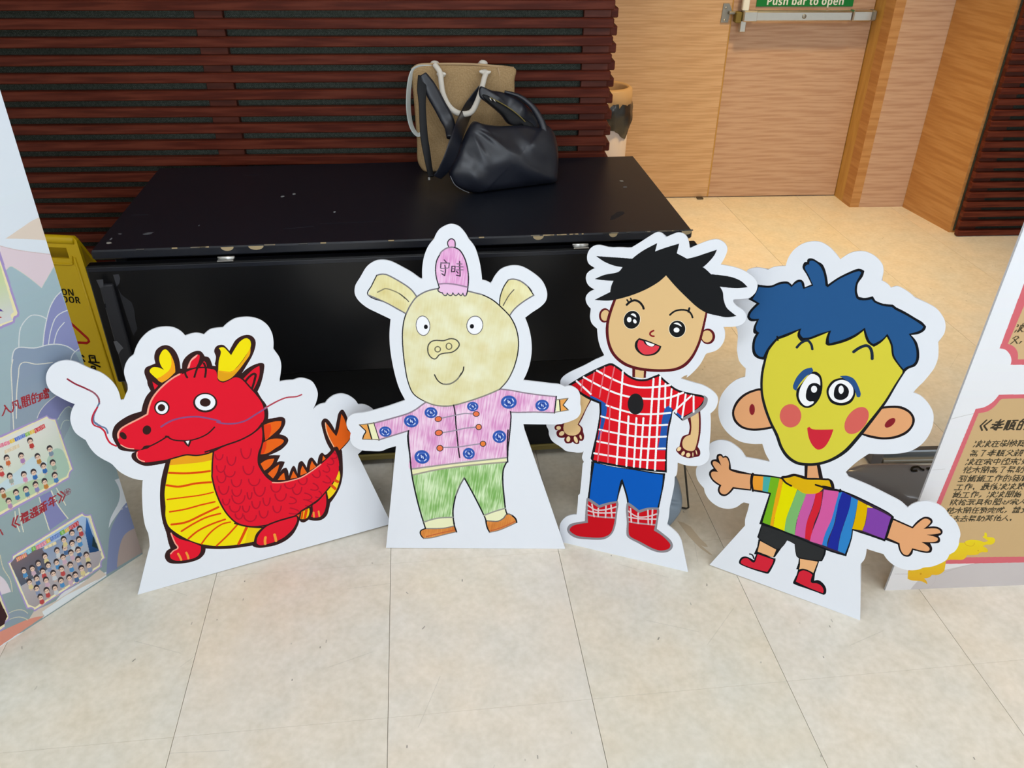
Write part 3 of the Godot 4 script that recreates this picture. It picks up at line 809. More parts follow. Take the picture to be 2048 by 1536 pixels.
	p.scale("b3182f",34,5412,2637,35,70,102,-73)
	p.scale("b3182f",34,5289,2502,55,73,101,-104)
	p.scale("b3182f",34,5159,2317,66,60,85,-122)
	p.scale("b3182f",34,4898,2253,94,33,50,-161)
	p.scale("b3182f",34,4530,2153,113,3,12,-168)
	p.scale("b3182f",34,4738,1871,43,85,150,-114)
	p.scale("b3182f",34,5100,2009,55,74,135,-141)
	p.scale("b3182f",34,4495,1631,30,94,189,-98)
	p.scale("b3182f",35,4846,1598,56,74,90,-96)
	p.scale("b3182f",34,4112,1623,30,93,159,-83)
	p.scale("b3182f",35,4521,1415,31,75,183,-118)
	p.scale("b3182f",34,4062,1309,25,78,240,-127)
	p.f("head","e01c30","499,4368 525,4519 626,4649 827,4740 1078,4818 1261,4882! 1321,5039 1427,5230 1595,5406 1782,5547 1991,5668 2188,5731 2355,5770 2543,5775 2726,5751 2903,5688 2972,5621 2983,5494 2981,5370 3077,5293 3219,5317 3366,5363 3470,5324 3551,5227 3646,5047 3775,4809 3875,4559 3899,4357 3867,4134 3779,3990 3640,3858 3449,3756 3175,3676 2882,3635 2565,3602 2446,3567 2405,3511 2127,3518 1894,3597 1702,3599 1428,3591 1083,3619 904,3657 810,3774 796,3891 841,3976 950,3989! 851,4021 681,4082 550,4196")
	p.l("f4a58f",41,"519,4426 546,4544 639,4646 837,4728 1075,4803 1264,4872! 1329,5037 1440,5227 1606,5397 1793,5538 2001,5656 2158,5713")
	p.l("f7b59f",26,"533,4233 638,4122 781,4059")
	p.l("f7b59f",26,"835,3945 805,3856 832,3752 934,3669")
	p.f("horn","f2de12","3004,5490 2992,5399 3083,5329 3195,5338! 3162,5455!")
	p.f("","e0a01c","3023,5625! 2992,5399 3083,5326 3284,5372 3463,5514! 3226,5503")
	p.l("35201f",39,"2523,3529 2439,3233 2378,2944 2355,2834 2362,2418 2424,1978 2534,1623 2716,1321 3012,1129 3325,1005")
	p.l("35201f",45,"2333,3563 2447,3573 2590,3588 2881,3629 3174,3670 3448,3750 3639,3852 3795,4003")
	p.l("35201f",41,"1479,3577 1700,3593 1894,3597 2127,3518 2405,3511 2690,3586")
	p.l("35201f",43,"3778,3955 3774,3719 3695,3420 3579,3193 3521,2917 3574,2672 3671,2446 3812,2266")
	p.l("f4a58f",37,"3769,2268 3974,2209 4202,2195 4496,2213 4806,2330 5061,2462")
	p.l("35201f",46,"2647,1353 3012,1129 3364,1056 3579,1063 3795,1062 4144,1103 4414,1226 4341,1206 4658,1332 4917,1465 5124,1649 5331,1840 5498,2069 5540,2263")
	p.l("35201f",49,"3326,1012 3134,869 3039,675 3006,536")
	p.l("35201f",36,"2226,5722 2493,5792 2729,5766 2905,5697")
	p.l("35201f",48,"2313,5825 2287,5694 2310,5597")
	p.l("35201f",48,"2724,5949 2587,5796 2471,5576")
	p.l("35201f",49,"2743,5869 2762,5728 2704,5525")
	p.f("","35201f","952,4001! 1021,4073 1162,4052! 1083,3992")
	p.l("35201f",37,"952,4001 1146,4040 1346,4101 1567,4195! 1665,4083 1839,4005 2049,3961 2272,3975 2478,4037 2665,4169")
	p.l("35201f",50,"1541,4202 1590,4176")
	p.f("","35201f","1894,3981! 2084,3974! 2047,3886 1988,3793! 1934,3866")
	p.f("fang","f4f4f6","1941,3969! 2035,3961! 1982,3860!")
	p.e("","35201f",1607,4961,166,-40,-39,-184)
	p.e("eye","eef0f6",1605,4955,133,-32,-32,-154)
	p.e("","35201f",1597,4964,78,-19,-19,-89)
	p.e("","35201f",2582,4865,270,-64,-49,-255)
	p.e("eye","eef0f6",2584,4874,228,-54,-41,-212)
	p.e("","35201f",2583,4871,120,-28,-21,-109)
	p.e("","35201f",1165,4470,77,-58,-58,-104)
	p.e("","35201f",634,4453,54,37,41,-95)
	p.l("8a4f80",44,"1492,4479 1739,4577 2012,4595 2328,4544 2582,4433 2822,4293 2751,4294 2957,4194 3203,4150 3436,4174 3683,4278 3963,4391")
	p.l("a86a80",42,"3935,4398 4212,4496")
	p.l("b04250",39,"3996,4416 4243,4505 4485,4554 4746,4526 4868,4550")
	p.l("8a2436",39,"-165,6102 -43,5958 119,5818 259,5682")
	p.l("91505e",40,"200,5746 296,5629 340,5499 322,5368")
	p.l("5f7392",37,"325,5382 229,5239 140,5093 116,4947 186,4837")
	p.l("b8283c",37,"267,5291 143,5138 81,5001 94,4875 199,4788")
	p.l("62789a",38,"131,4928 229,4805 312,4728 328,4600")
	p.l("c42234",41,"199,4788 271,4661 282,4487 324,4335 428,4228")
	p.f("foot","e01c30","1099,1564! 1182,1420 1285,1297 1510,1134 1717,939! 1670,771 1561,659 1353,637 1076,693 957,807 966,949 1072,1023 1174,1062! 1151,1268")
	p.l("f4a58f",36,"1107,1533 1119,1386 1141,1218 1174,1062 1056,1011 977,946")
	p.l("ee9a3c",54,"1145,890 1168,791 1181,684")
	p.l("ee9a3c",54,"1340,862 1355,765 1355,673")
	p.f("foot","e01c30","3072,599 3090,735 3211,908 3407,1039 3677,1095 3972,1109 4205,1090! 4198,951 4062,744 3827,569 3609,496 3341,476 3155,494")
	p.l("35201f",49,"3050,606 3092,752 3211,908 3407,1039 3676,1088 3971,1102 4207,1107")
	p.l("ee9a3c",69,"3320,696 3292,599 3281,496")
	p.l("ee9a3c",69,"3561,708 3567,599 3568,502")
	p.f("foot","e01c30","4651,1288! 4846,1388 5058,1571! 5043,1294 4961,1036 4835,896 4684,900 4561,980! 4643,1132")
	p.l("ee9a3c",51,"4664,1073 4653,934")
	p.l("ee9a3c",51,"4799,1067 4800,907")
	p.l("35201f",47,"4640,1309 4629,1137 4550,966")
	p.f("","e85a22","4224,1119! 4300,1131! 4262,1037!")
	p.f("tail_underside","f0c818","4353,1185! 4570,1243! 4561,1122 4484,969 4376,949 4293,985!")
	p.l("dc4a10",50,"4381,1177 4333,997")
	p.l("dc4a10",77,"4488,1197 4410,974")
	p.f("tail_underside","f4d020","5510,2152! 5514,1961 5395,1647 5265,1475 5113,1362! 5103,1610! 5331,1840")
	p.l("d8501a",77,"5367,1881 5434,1817")
	p.l("d8501a",78,"5252,1751 5332,1631")
	p.f("fin","e8641c","3825,3944! 4066,3978 4269,3944! 4217,3798 4072,3676 3793,3507! 3800,3713")
	p.f("","e2401c","3825,3944! 3989,3934! 3980,3762 3888,3579! 3788,3508! 3800,3713")
	p.f("fin","e8641c","3730,3459! 3905,3510 4123,3477 4236,3393 4180,3310 3998,3228 3787,3138 3608,3153!")
	p.f("","e2401c","3730,3459! 3811,3480! 3773,3303 3693,3163! 3608,3153!")
	p.f("fin","e8641c","3563,2889! 3729,2958 3923,2945! 3861,2824 3746,2723 3623,2665!")
	p.f("fin","e8641c","3690,2557! 3849,2662 4019,2748! 3928,2540 3797,2384!")
	p.f("fin","e8641c","3904,2307! 4008,2418 4097,2477! 4096,2252!")
	p.f("fin","e8641c","4226,2256! 4288,2373 4337,2460! 4371,2350 4412,2237!")
	p.f("fin","e8641c","4491,2276! 4530,2440 4591,2551! 4631,2429 4671,2307!")
	p.f("fin","e8641c","4744,2347! 4788,2504 4850,2628! 4880,2529 4932,2424!")
	p.f("fin","e8641c","5107,2534! 5155,2706! 5213,2590!")
	p.f("tail_fin","e8641c","5354,3644! 5417,3514 5506,3312 5576,3178! 5657,3339 5735,3582 5791,3779! 5845,3636 5879,3448 5893,3280 5965,3195! 5929,3038 5773,2878 5590,2741! 5548,2870 5484,2836! 5404,3107 5350,3351")
	p.l("f7c29a",26,"5352,3628 5345,3418 5384,3178 5475,2872")
	p.l("35201f",49,"5487,2852 5506,2780 5561,2530 5555,2259")
	return p

func pig_print() -> Print:
	var p := Print.new(-872, -80, 6166, 9152, 0.22, "e1e4eb")
	p.glyphs = GLYPHS
	p.grain = Vector2(0.006, 0.09)
	p.turn = -1.42
	p.strength = 0.22
	p.fn("ear","e8e2b4","d8c98a","219,7756 345,7790 474,7774 758,7607 1010,7404 1150,7227! 994,7027 868,6800! 659,6921 403,7076 -19,7270! 83,7502")
	p.strength = 0.22
	p.fn("ear","e8e2b4","d8c98a","3350,7659 3464,7680 3628,7637 3792,7519 3909,7384 3960,7281! 3699,7108 3502,6934 3371,6742! 3138,7036! 3155,7243 3237,7483")
	p.l("77757a",33,"1150,7227 1011,7421 758,7607 473,7767 344,7786 219,7756")
	p.l("1c1c20",24,"219,7756 83,7502 -19,7270 403,7076 659,6921 868,6800")
	p.l("77757a",33,"-19,7270 403,7076 659,6928 868,6800")
	p.l("1c1c20",25,"3138,7036 3155,7243 3237,7483 3350,7659")
	p.l("77757a",33,"3350,7659 3464,7680 3628,7637 3792,7519 3909,7384")
	p.l("1c1c20",25,"3826,7485 3960,7281")
	p.l("77757a",33,"3960,7281 3699,7108 3502,6934 3371,6742")
	p.l("8a8468",30,"214,7339 322,7394 406,7429 551,7395 743,7301 869,7181")
	p.l("4a4840",24,"743,7301 870,7198 948,7109")
	p.l("5a564c",24,"3482,7416 3368,7278 3270,7106 3227,7019")
	p.strength = 1.0
	p.fn("jacket","ecc6e0","d68fc2","1268,4429! 1156,4352 992,4219 788,4108 382,3973 -86,3838! 7,3364! 357,3479 776,3617! 759,3458 769,3231 795,2885 808,2489 2233,2740 3328,2853! 3358,3126 3377,3400 3424,4030 3414,4185! 3653,4164 4052,4177 4541,4157! 4559,4606! 4202,4648 3747,4711 3450,4775 3135,4817! 3034,4757 2688,4604 2235,4430 1816,4333 1504,4351 1264,4453")
	p.strength = 1.0
	p.fn("trousers","c2dcaa","7cae5e","828,2328! 1457,2499 2191,2613 3312,2714! 3240,2478 3228,2112 3253,1713 3291,1308! 2992,1190 2716,1071! 2448,1710 2209,2235! 2082,1994 1951,1650 1880,1244 1867,1009! 1460,979 1092,859! 972,1328 872,1933")
	p.f("","e9e7b6","821,2469! 1704,2611 3312,2839! 3324,2714! 2191,2585 1456,2471 826,2300!")
	p.l("9a9590",44,"818,2496 1705,2633 3336,2847")
	p.l("a09b8c",45,"827,2309 1456,2471 2191,2591 3312,2714")
	p.f("sock","e9e9bf","1100,859! 1460,979 1862,1004! 1894,743! 1602,653 1127,645!")
	p.f("sock","e9e9bf","2716,1071! 2992,1190 3291,1293! 3337,1118! 3242,985 3091,896 2865,895 2765,909!")
	p.strength = 0.55
	p.fn("shoe","e0924a","c67434","1122,645! 1602,659 1906,728! 1965,549! 1647,458 1289,352 1060,327! 984,456 985,561")
	p.strength = 0.55
	p.fn("shoe","e0924a","c67434","2765,909! 2865,895 3091,890 3242,985 3342,1118! 3467,1074 3568,971 3600,853! 3419,748 3116,598 2863,532! 2801,687")
	p.l("c0603a",29,"1138,388 1522,503 1929,609")
	p.l("c0603a",29,"2901,583 3217,703 3544,882")
	p.l("1c1c20",36,"1122,645 993,576 981,456 1060,327")
	p.l("8b7f78",33,"1060,327 1289,352 1647,458 1965,549")
	p.l("8b7f78",36,"1127,645 1602,659 1906,737")
	p.l("1c1c20",40,"1896,832 1918,714 1965,541")
	p.l("1c1c20",40,"2765,909 2801,687 2868,532")
	p.l("8b7f78",33,"2868,532 3116,598 3419,748 3600,853")
	p.l("1c1c20",43,"3600,853 3568,971 3467,1080")
	p.l("77706a",36,"3467,1080 3342,1118 3242,985 3091,890 2865,895 2765,909")
	p.l("1c1c20",38,"787,3617 776,3375 794,2967 818,2385 872,1933 972,1328 1122,651")
	p.l("1c1c20",37,"3357,3654 3340,3249 3341,2976 3351,2715")
	p.l("1c1c20",38,"3324,2714 3235,2478 3223,2112 3253,1713 3296,1278 3337,1118")
	p.l("1c1c20",39,"2204,2235 2448,1710 2716,1071 2777,880")
	p.l("6a6a68",38,"2204,2235 2082,1994 1956,1650")
	p.l("1c1c20",39,"1956,1650 1885,1244 1886,951 1908,803")
	p.l("9a9a90",43,"1092,859 1460,979 1867,1009")
	p.l("9a9a90",43,"2716,1071 2992,1195 3291,1299")
	p.l("8e7f8c",39,"-86,3838 383,3978 788,4112 992,4224 1156,4352 1268,4436")
	p.l("8e7f8c",40,"6,3353 356,3475 797,3628")
	p.l("1c1c20",34,"797,3628 763,3458 769,3231 795,2885 807,2465")
	p.l("1c1c20",33,"-95,3849 -39,3613 20,3353")
	p.f("cuff","ecebbd","-247,3815! -96,3838! 11,3364! -155,3364!")
	p.f("hand","e6a052","-459,3791! -248,3810! -164,3375! -401,3374! -369,3488 -311,3601! -376,3691")
	p.l("1c1c20",33,"-251,3815 -165,3364")
	p.l("1c1c20",30,"-463,3791 -376,3691 -311,3601 -369,3488 -407,3374")
	p.l("8b8070",30,"-407,3374 -165,3368 17,3364")
	p.l("8b8070",30,"-463,3791 -247,3815 -95,3842")
	p.l("8e7f8c",35,"3135,4813 3450,4771 3747,4711 4202,4644 4569,4606")
	p.l("8e7f8c",36,"3424,4163 3653,4160 4052,4170 4541,4150")
	p.l("1c1c20",33,"3414,4185 3430,4030 3387,3400 3358,3126 3349,2733")
	p.l("1c1c20",33,"4575,4611 4556,4366 4541,4146")
	p.f("cuff","ecebbd","4591,4519! 4651,4509! 4686,4201! 4570,4201!")
	p.f("hand","e6a052","4661,4509! 4874,4553! 4754,4371! 4888,4235! 4686,4201!")
	p.l("1c1c20",29,"4657,4513 4690,4195")
	p.l("3a3530",26,"4873,4560! 4754,4371! 4892,4231")
	p.l("8b8070",26,"4591,4519 4873,4560")
	p.l("8b8070",26,"4551,4168 4710,4195 4892,4231")
	p.strength = 0.22
	p.fn("head","e6e3c0","dacf98","1150,7227 1402,7372 1699,7448 2058,7426 2385,7376 2712,7293 2974,7156 3204,6950 3404,6724 3539,6443 3602,6122 3585,5761 3496,5394 3344,5059 3138,4803 2757,4623 2235,4430 1851,4341 1504,4362 1230,4464 961,4673 838,5011 787,5382 756,5821 759,6253 828,6642 940,6922")
	p.l("77757a",33,"1731,7448 1402,7372 1150,7227 994,7027 867,6783")
	p.l("1c1c20",28,"867,6783 801,6572 759,6253 756,5821 787,5382 838,5011 961,4673 1230,4464")
	p.l("8a877c",39,"1230,4464 1504,4354 1851,4333 2235,4430 2757,4623 3138,4803")
	p.l("55534e",32,"3138,4803 3344,5059 3496,5394")
	p.l("1c1c20",28,"3496,5394 3585,5761 3602,6122 3539,6443 3404,6724 3204,6950 2974,7156 2712,7293")
	p.l("77757a",33,"2712,7293 2385,7376")
	p.smudge("d9bd78",1123,6958,186,.25)
	p.smudge("d9bd78",2767,5903,210,.28)
	p.smudge("d9bd78",2841,6966,203,.2)
	p.smudge("f3f1d8",2377,6894,238,.4)
	p.smudge("f3f1d8",1444,6680,239,.35)
	p.smudge("f3f1d8",2350,5130,322,.35)
	p.strength = 1.0
	p.fn("hat","e8b8dc","da92c8","1701,7543! 1635,7712 1621,7913 1671,8146 1773,8344 1920,8433 2080,8443 2207,8379 2316,8182 2377,7950 2399,7682 2380,7479! 2060,7528 1865,7551")
	p.f("hat_trim","e8c0e0","1701,7543! 1865,7551 2060,7528 2370,7479! 2351,7308 2284,7263 2203,7307 2153,7273 2088,7307 2038,7272 1957,7313 1891,7278 1826,7306 1766,7288 1728,7339 1680,7373! 1699,7475")
	p.f("pompom","e6b0d8","1936,8459! 1923,8557 1973,8638 2037,8645 2093,8590 2097,8460!")
	p.l("3a363c",26,"1943,8459 1923,8557 1973,8632 2037,8645 2093,8590 2097,8460")
	p.l("8a7f8a",32,"1722,8245 1773,8337 1920,8433 2080,8443")
	p.l("2a2a30",29,"2080,8443 2207,8372 2316,8182 2377,7950 2399,7682 2368,7376 2344,7291")
	p.l("2a2a30",27,"1722,8252 1653,8113 1621,7913 1635,7712 1684,7509 1699,7458")
	p.l("9a7f98",36,"1702,7550 1865,7564 2061,7545 2363,7479")
	p.l("3a3a40",27,"1699,7475 1664,7390 1728,7339 1767,7333")
	p.l("4a4a50",24,"1761,7339 1808,7271 1857,7265 1885,7323! 1939,7265 1989,7272 2017,7334! 2071,7266 2120,7280 2154,7324! 2202,7266 2235,7280 2259,7325! 2301,7253 2344,7281")
	p.l("4a3a4c",26,"1832,8141 1889,8076")
	p.l("4a3a4c",26,"1755,8075! 1743,7947")
	p.l("6a5a6c",26,"1755,8069 1954,8065! 1935,7954")
	p.l("3a2c3c",27,"1845,8009 1858,7892 1832,7758! 1769,7803")
	p.l("7a6a7c",23,"1751,7931 1913,7943")
	p.l("7a6a7c",23,"1744,7881 1803,7859")
	p.l("3a2c3c",26,"2011,7987! 1997,7854! 2073,7860! 2087,7988! 2011,7987")
	p.l("6a5a6c",22,"2010,7926 2080,7927")
	p.l("3a2c3c",27,"2195,8105! 2201,7749! 2115,7771")
	p.l("7a6a7c",23,"2131,8049 2250,8044")
	p.l("7a6a7c",23,"2119,7982 2275,7972")
	p.l("7a6a7c",23,"2112,7899 2274,7900")
	p.l("3a2c3c",24,"2117,7866 2154,7821")
	p.e("","55535a",1271,6493,176,20,16,-260)
	p.e("eye","f0f0f4",1271,6493,160,18,15,-242)
	p.e("","18181c",1340,6465,47,0,-2,-57)
	p.e("","55535a",2535,6509,200,-37,-44,-244)
	p.e("eye","f0f0f4",2535,6509,183,-34,-40,-226)
	p.e("","18181c",2464,6484,50,0,-1,-57)
	p.strength = 0.22
	p.fn("snout","e8e2b2","ddd093","1457,6077 1576,6113 1760,6107 1929,6158 2063,6134 2145,6026 2109,5918 1972,5808 1751,5771 1648,5734 1543,5624 1443,5661 1373,5788 1379,5969")
	p.lo("4e4c46",31,"1457,6077 1576,6113 1760,6107 1929,6158 2063,6134 2145,6026 2109,5918 1972,5808 1751,5771 1648,5734 1543,5624 1443,5661 1373,5788 1379,5969")
	p.lo("6a6450",28,"1611,5952 1671,5916 1669,5843 1607,5807 1550,5843 1553,5915")
	p.lo("6a6450",28,"1890,6043 1952,6000 1951,5917 1885,5877 1829,5917 1831,6000")
	p.l("3a3834",32,"1513,5193 1594,5033 1728,4940 1900,4952")
	p.l("7a776c",38,"1728,4940 1900,4952 2075,5072 2181,5240")
	p.l("3a3834",32,"2145,5166 2223,5296 2245,5407")
	p.l("1c1c20",33,"1971,4360 2005,4113 2018,3801 2041,3463 2065,3121 2094,2849")
	p.l("9a8fa0",33,"1662,3990 1944,4057 2257,4125 2356,4119 2456,4115")
	p.l("9a8fa0",33,"1681,3575 1974,3633 2249,3701 2370,3717 2531,3736")
	p.l("9a8fa0",34,"1679,3142 2045,3155 2241,3186 2363,3209 2637,3254")
	p.e("","3a3438",1570,3963,94,15,8,-82)
	p.e("toggle","e8744a",1570,3963,76,12,6,-62)
	p.e("","3a3438",1570,3568,104,17,9,-89)
	p.e("toggle","e8744a",1570,3568,84,14,6,-67)
	p.e("","3a3438",1585,3119,91,0,-3,-97)
	p.e("toggle","e8744a",1585,3119,69,0,-2,-74)
	p.e("","3a3438",2542,4111,88,0,-1,-80)
	p.e("toggle","e8744a",2542,4111,68,0,-1,-60)
	p.e("","3a3438",2602,3739,82,0,-1,-90)
	p.e("toggle","ea8458",2602,3739,62,0,-1,-67)
	p.e("","3a3438",2708,3254,83,0,-1,-89)
	p.e("toggle","e8803c",2708,3254,63,0,-1,-66)
	p.coin(196,3596,153,145)
	p.coin(873,3897,180,170)
	p.coin(1388,4144,159,150)
	p.coin(1112,2859,192,195)
	p.coin(2455,4322,139,127)
	p.coin(3373,4449,194,179)
	p.coin(4220,4360,167,154)
	p.coin(3134,3463,170,177)
	p.coin(2335,2965,151,162)
	return p

func boy_print() -> Print:
	var p := Print.new(-900, -122, 4830, 9166, 0.22, "e1e4eb")
	p.glyphs = GLYPHS
	p.f("","5c1a20","-6,4622! 365,4621! 304,4412! 202,4143 122,3876 46,3682! 148,3602 174,3492! 218,3361 193,3239 100,3219! 96,3128 16,3097 -72,3142! -128,3091 -246,3065 -306,3143 -289,3225! -401,3188 -500,3218 -533,3328 -490,3389! -575,3396 -594,3483 -516,3558 -410,3586! -346,3676 -166,3790")
	p.f("arm","dfbb86","12,4552! 279,4432! 179,4139 87,3868 12,3662! 101,3592 99,3489 37,3386 -100,3318 -244,3325 -335,3409 -357,3520 -321,3656 -138,3745!")
	p.e("","ecd09e",-484,3462,62,13,5,-56)
	p.e("","ecd09e",-388,3320,62,55,33,-47)
	p.e("","ecd09e",-197,3193,52,1,-6,-83)
	p.e("","ecd09e",4,3224,42,27,41,-88)
	p.e("","ecd09e",126,3328,26,14,22,-60)
	p.f("","5c1a20","2759,4424! 3037,4673! 3092,4397 3129,4041 3112,3705! 3194,3587 3190,3462 3079,3399 2954,3346 2843,3346 2740,3373 2667,3419 2600,3504 2673,3620! 2678,3746 2712,3902 2842,3991! 2845,4200")
	p.f("arm","dfbb86","2830,4463! 2999,4642! 3050,4388 3086,4032 3069,3696 3032,3576 2904,3542 2776,3593 2728,3732 2768,3889 2896,3995! 2887,4209")
	p.e("","ecd09e",2672,3541,37,-24,-32,-61)
	p.e("","ecd09e",2786,3441,36,-14,-22,-66)
	p.e("","ecd09e",2916,3425,51,-9,-11,-64)
	p.e("","ecd09e",3030,3463,13,3,9,-63)
	p.e("","ecd09e",3106,3543,14,8,25,-62)
	p.f("","5c1a20","1242,5544! 1600,5519! 1609,5285! 1277,5249!")
	p.f("neck","dfbb86","1317,5532! 1540,5508! 1558,5262! 1342,5261!")
	p.e("","5c1a20",419,6722,140,2,-6,-185)
	p.e("ear","dfbb86",434,6724,107,2,-5,-140)
	p.e("","5c1a20",2937,6605,165,28,28,-192)
	p.e("ear","dfbb86",2919,6602,125,21,22,-149)
	p.f("","5c1a20","598,7174! 522,6864 478,6580 485,6327 545,6055 657,5816 825,5638 1062,5511 1362,5462 1703,5473 2034,5527 2310,5612 2526,5767 2679,6024 2780,6368 2817,6671 2844,7186! 1767,7952!")
	p.f("face","dfbb86","668,7197! 594,6875 550,6592 557,6339 618,6068 742,5831 907,5679 1128,5575 1403,5535 1718,5549 2025,5598 2278,5676 2472,5821 2626,6065 2728,6408 2765,6711 2798,7191! 1770,7929! 1392,7611")
	p.f("hair","1c1d1f","63,8159! 289,8171 665,8199 929,8212! 1153,8430 1470,8658! 1445,8458! 1685,8582 1972,8713! 1948,8480! 2066,8438 2197,8387! 2378,8458 2627,8583 2832,8684! 2788,8537 2663,8336 2576,8243! 2661,8198 2786,8104! 3029,8112 3274,8101 3481,8039 3641,7924! 3399,7864 3026,7844! 3111,7727 3161,7547 3255,7372 3406,7265 3504,7209! 3291,7143 3065,7150 2835,7173 2592,7278 2287,7495 2031,7695 1770,7929! 1609,7739 1355,7533 1069,7356 728,7194 472,7109 133,7077! 316,7204 497,7330! 505,7478 545,7618! 324,7598 83,7592! 310,7729 633,7848 725,7981! 522,7988 277,8050")
	p.l("1c1d1f",54,"931,7077 1014,7170 1117,7218 1228,7188 1315,7106 1345,7046")
	p.l("1c1d1f",39,"925,7196 979,7133")
	p.l("1c1d1f",39,"1005,7248 1042,7190")
	p.l("1c1d1f",43,"1987,6990 2093,7102 2237,7157 2386,7157 2469,7099 2519,7012")
	p.l("1c1d1f",48,"2414,7224 2404,7136")
	p.e("","f2e6cf",1097,6720,202,-41,-53,-238)
	p.e("eye","1c1d1f",1097,6720,190,-39,-50,-225)
	p.f("","f4f4f6","1051,6847! 1108,6888 1174,6858 1198,6790! 1132,6819")
	p.e("","f4f4f6",1032,6714,55,9,8,-67)
	p.e("","f4f4f6",1173,6693,32,26,33,-45)
	p.e("","f2e6cf",2202,6670,204,-4,-7,-220)
	p.e("eye","1c1d1f",2202,6670,190,-4,-6,-207)
	p.f("","f4f4f6","2098,6784! 2176,6829 2272,6789 2301,6738! 2198,6777")
	p.e("","f4f4f6",2190,6642,68,11,8,-63)
	p.l("8a1a22",42,"1648,6535 1585,6480 1575,6430 1618,6396 1673,6396")
	p.f("","1c1d1f","1327,6289! 1558,6255 1887,6172! 1849,6042 1754,5933 1605,5873 1464,5865 1330,5933 1252,6036 1247,6168")
	p.f("mouth","e0404c","1325,6244! 1436,6233! 1491,6161 1590,6120 1698,6134 1739,6179! 1842,6156! 1802,6050 1719,5960 1585,5903 1476,5900 1373,5966 1316,6055 1306,6161")
	p.f("","f4f4f6","1483,6233! 1714,6191! 1696,6144 1621,6125 1538,6160")
	p.f("","1c1d1f","-330,4732! 174,5168 640,5493 750,5517! 938,5429 1177,5284 1407,5221 1623,5262 1786,5363 1917,5447! 2121,5297 2401,5140 2730,5098 3051,5090 3126,5011! 3055,4772 2911,4576 2642,4327! 2376,4514! 2377,4345 2357,3998 2377,3505 2456,2811! 2042,2753 1587,2712 1123,2682 521,2675! 448,2763! 481,3083 535,3608 554,4115 517,4368! 124,4475")
	p.f("","8b878a","3060,5104! 3166,5031 3134,4812 2916,4541 2663,4331! 2623,4384! 2863,4614 3062,4869")
	p.f("shirt","d91824","-249,4735! 182,5085 646,5435 734,5458! 921,5379 1161,5234 1391,5170 1629,5208 1793,5306 1913,5387! 2130,5229 2386,5090 2715,5048 3037,5041 3087,5015! 2989,4783 2822,4594 2619,4419! 2367,4585! 2339,4385 2318,4039 2338,3496 2397,2862! 2035,2816 1579,2775 1116,2746 526,2741! 550,3099 581,3618 599,4125 570,4416! 141,4541")
	p.f("","2456a6","244,4561! 565,4464 722,4385! 735,4153 696,3744 652,3378! 574,3336! 613,3877 570,4416! 286,4483!")
	p.f("","2456a6","2179,4595! 2269,4661! 2365,4596! 2349,4387! 2312,4086 2352,3436! 2144,3390! 2156,3831 2147,4248")
	p.f("","2456a6","2384,4540! 2483,4536! 2626,4445! 2602,4379!")
	p.l("f3f3f5",54,"371,5253 1321,5002 2219,5210")
	p.l("f3f3f5",55,"51,5012 1085,4714 2074,4814 2561,5076")
	p.l("f3f3f5",56,"-121,4870 275,4591")
	p.l("f3f3f5",53,"713,4359 1517,4289 2326,4480")
	p.l("f3f3f5",53,"609,4027 1552,3987 2293,4144")
	p.l("f3f3f5",54,"601,3647 1591,3658 2303,3813")
	p.l("f3f3f5",54,"578,3298 1628,3338 2324,3480")
	p.l("f3f3f5",55,"531,2938 1667,3015 2360,3147")
	p.l("f3f3f5",51,"1025,5351 1151,2754")
	p.l("f3f3f5",52,"1304,4171 1407,2761")
	p.l("f3f3f5",51,"1509,4164 1602,2780")
	p.l("f3f3f5",51,"1684,4200 1761,2804")
	p.l("f3f3f5",53,"1805,5296 1942,2820")
	p.l("f3f3f5",53,"1957,5384 2149,2817")
	p.l("f3f3f5",46,"2108,5225 2179,4595")
	p.l("f3f3f5",46,"2275,5115 2304,4644")
	p.l("f3f3f5",46,"2398,4518 2771,5035")
	p.l("f3f3f5",46,"2459,5033 2465,4508")
	p.l("f3f3f5",46,"2630,5043 2631,4409")
	p.l("f3f3f5",46,"2825,5034 2884,4618")
	p.l("e2707a",34,"561,5383 510,4552")
	p.l("e2707a",34,"804,5428 710,4395")
	p.l("e2707a",35,"308,5193 272,4628")
	p.l("e2707a",35,"34,4948 17,4627")
	p.l("e2707a",36,"804,4365 916,2752")
	p.l("e2707a",36,"649,3632 646,2730")
	p.e("badge","222224",1442,4542,197,40,33,-285)
	p.f("","1c1d1f","478,2693! 1056,2662 1612,2716 2163,2745 2421,2780! 2428,2470 2413,2164 2391,1723! 1870,1474 1558,1617! 1510,1839 1359,2213! 1316,1946 1282,1626! 824,1353 481,1505! 492,2005")
	p.f("trousers","0c58b6","566,2663! 1058,2650 1615,2691 2167,2708 2362,2729! 2386,2460 2381,2156 2348,1712! 1889,1505! 1599,1653! 1554,1850 1349,2364! 1302,2276 1268,1649! 819,1405! 536,1545! 537,2016")
	p.f("","8b858a","454,1551! 522,1568 816,1431! 1035,1564 1299,1682! 1328,1585! 1321,1268 1315,894 1250,634 1105,446 925,357 598,283 289,241 89,311 6,441 62,620 245,736 474,836! 458,1207")
	p.f("","8b858a","1540,1677! 1594,1704 1885,1543! 2117,1680 2388,1748! 2412,1651! 2414,1103! 2608,996 2805,864 2890,728 2875,590 2767,466 2571,399 2340,416 1981,534 1717,624 1642,712 1605,1103 1539,1481")
	p.f("boot","c4121e","511,1486! 826,1340! 1043,1488 1257,1607! 1276,1257 1265,881 1203,635 1053,487 872,411 591,355 330,321 144,381 81,461 160,605 365,726 567,806! 535,1067")
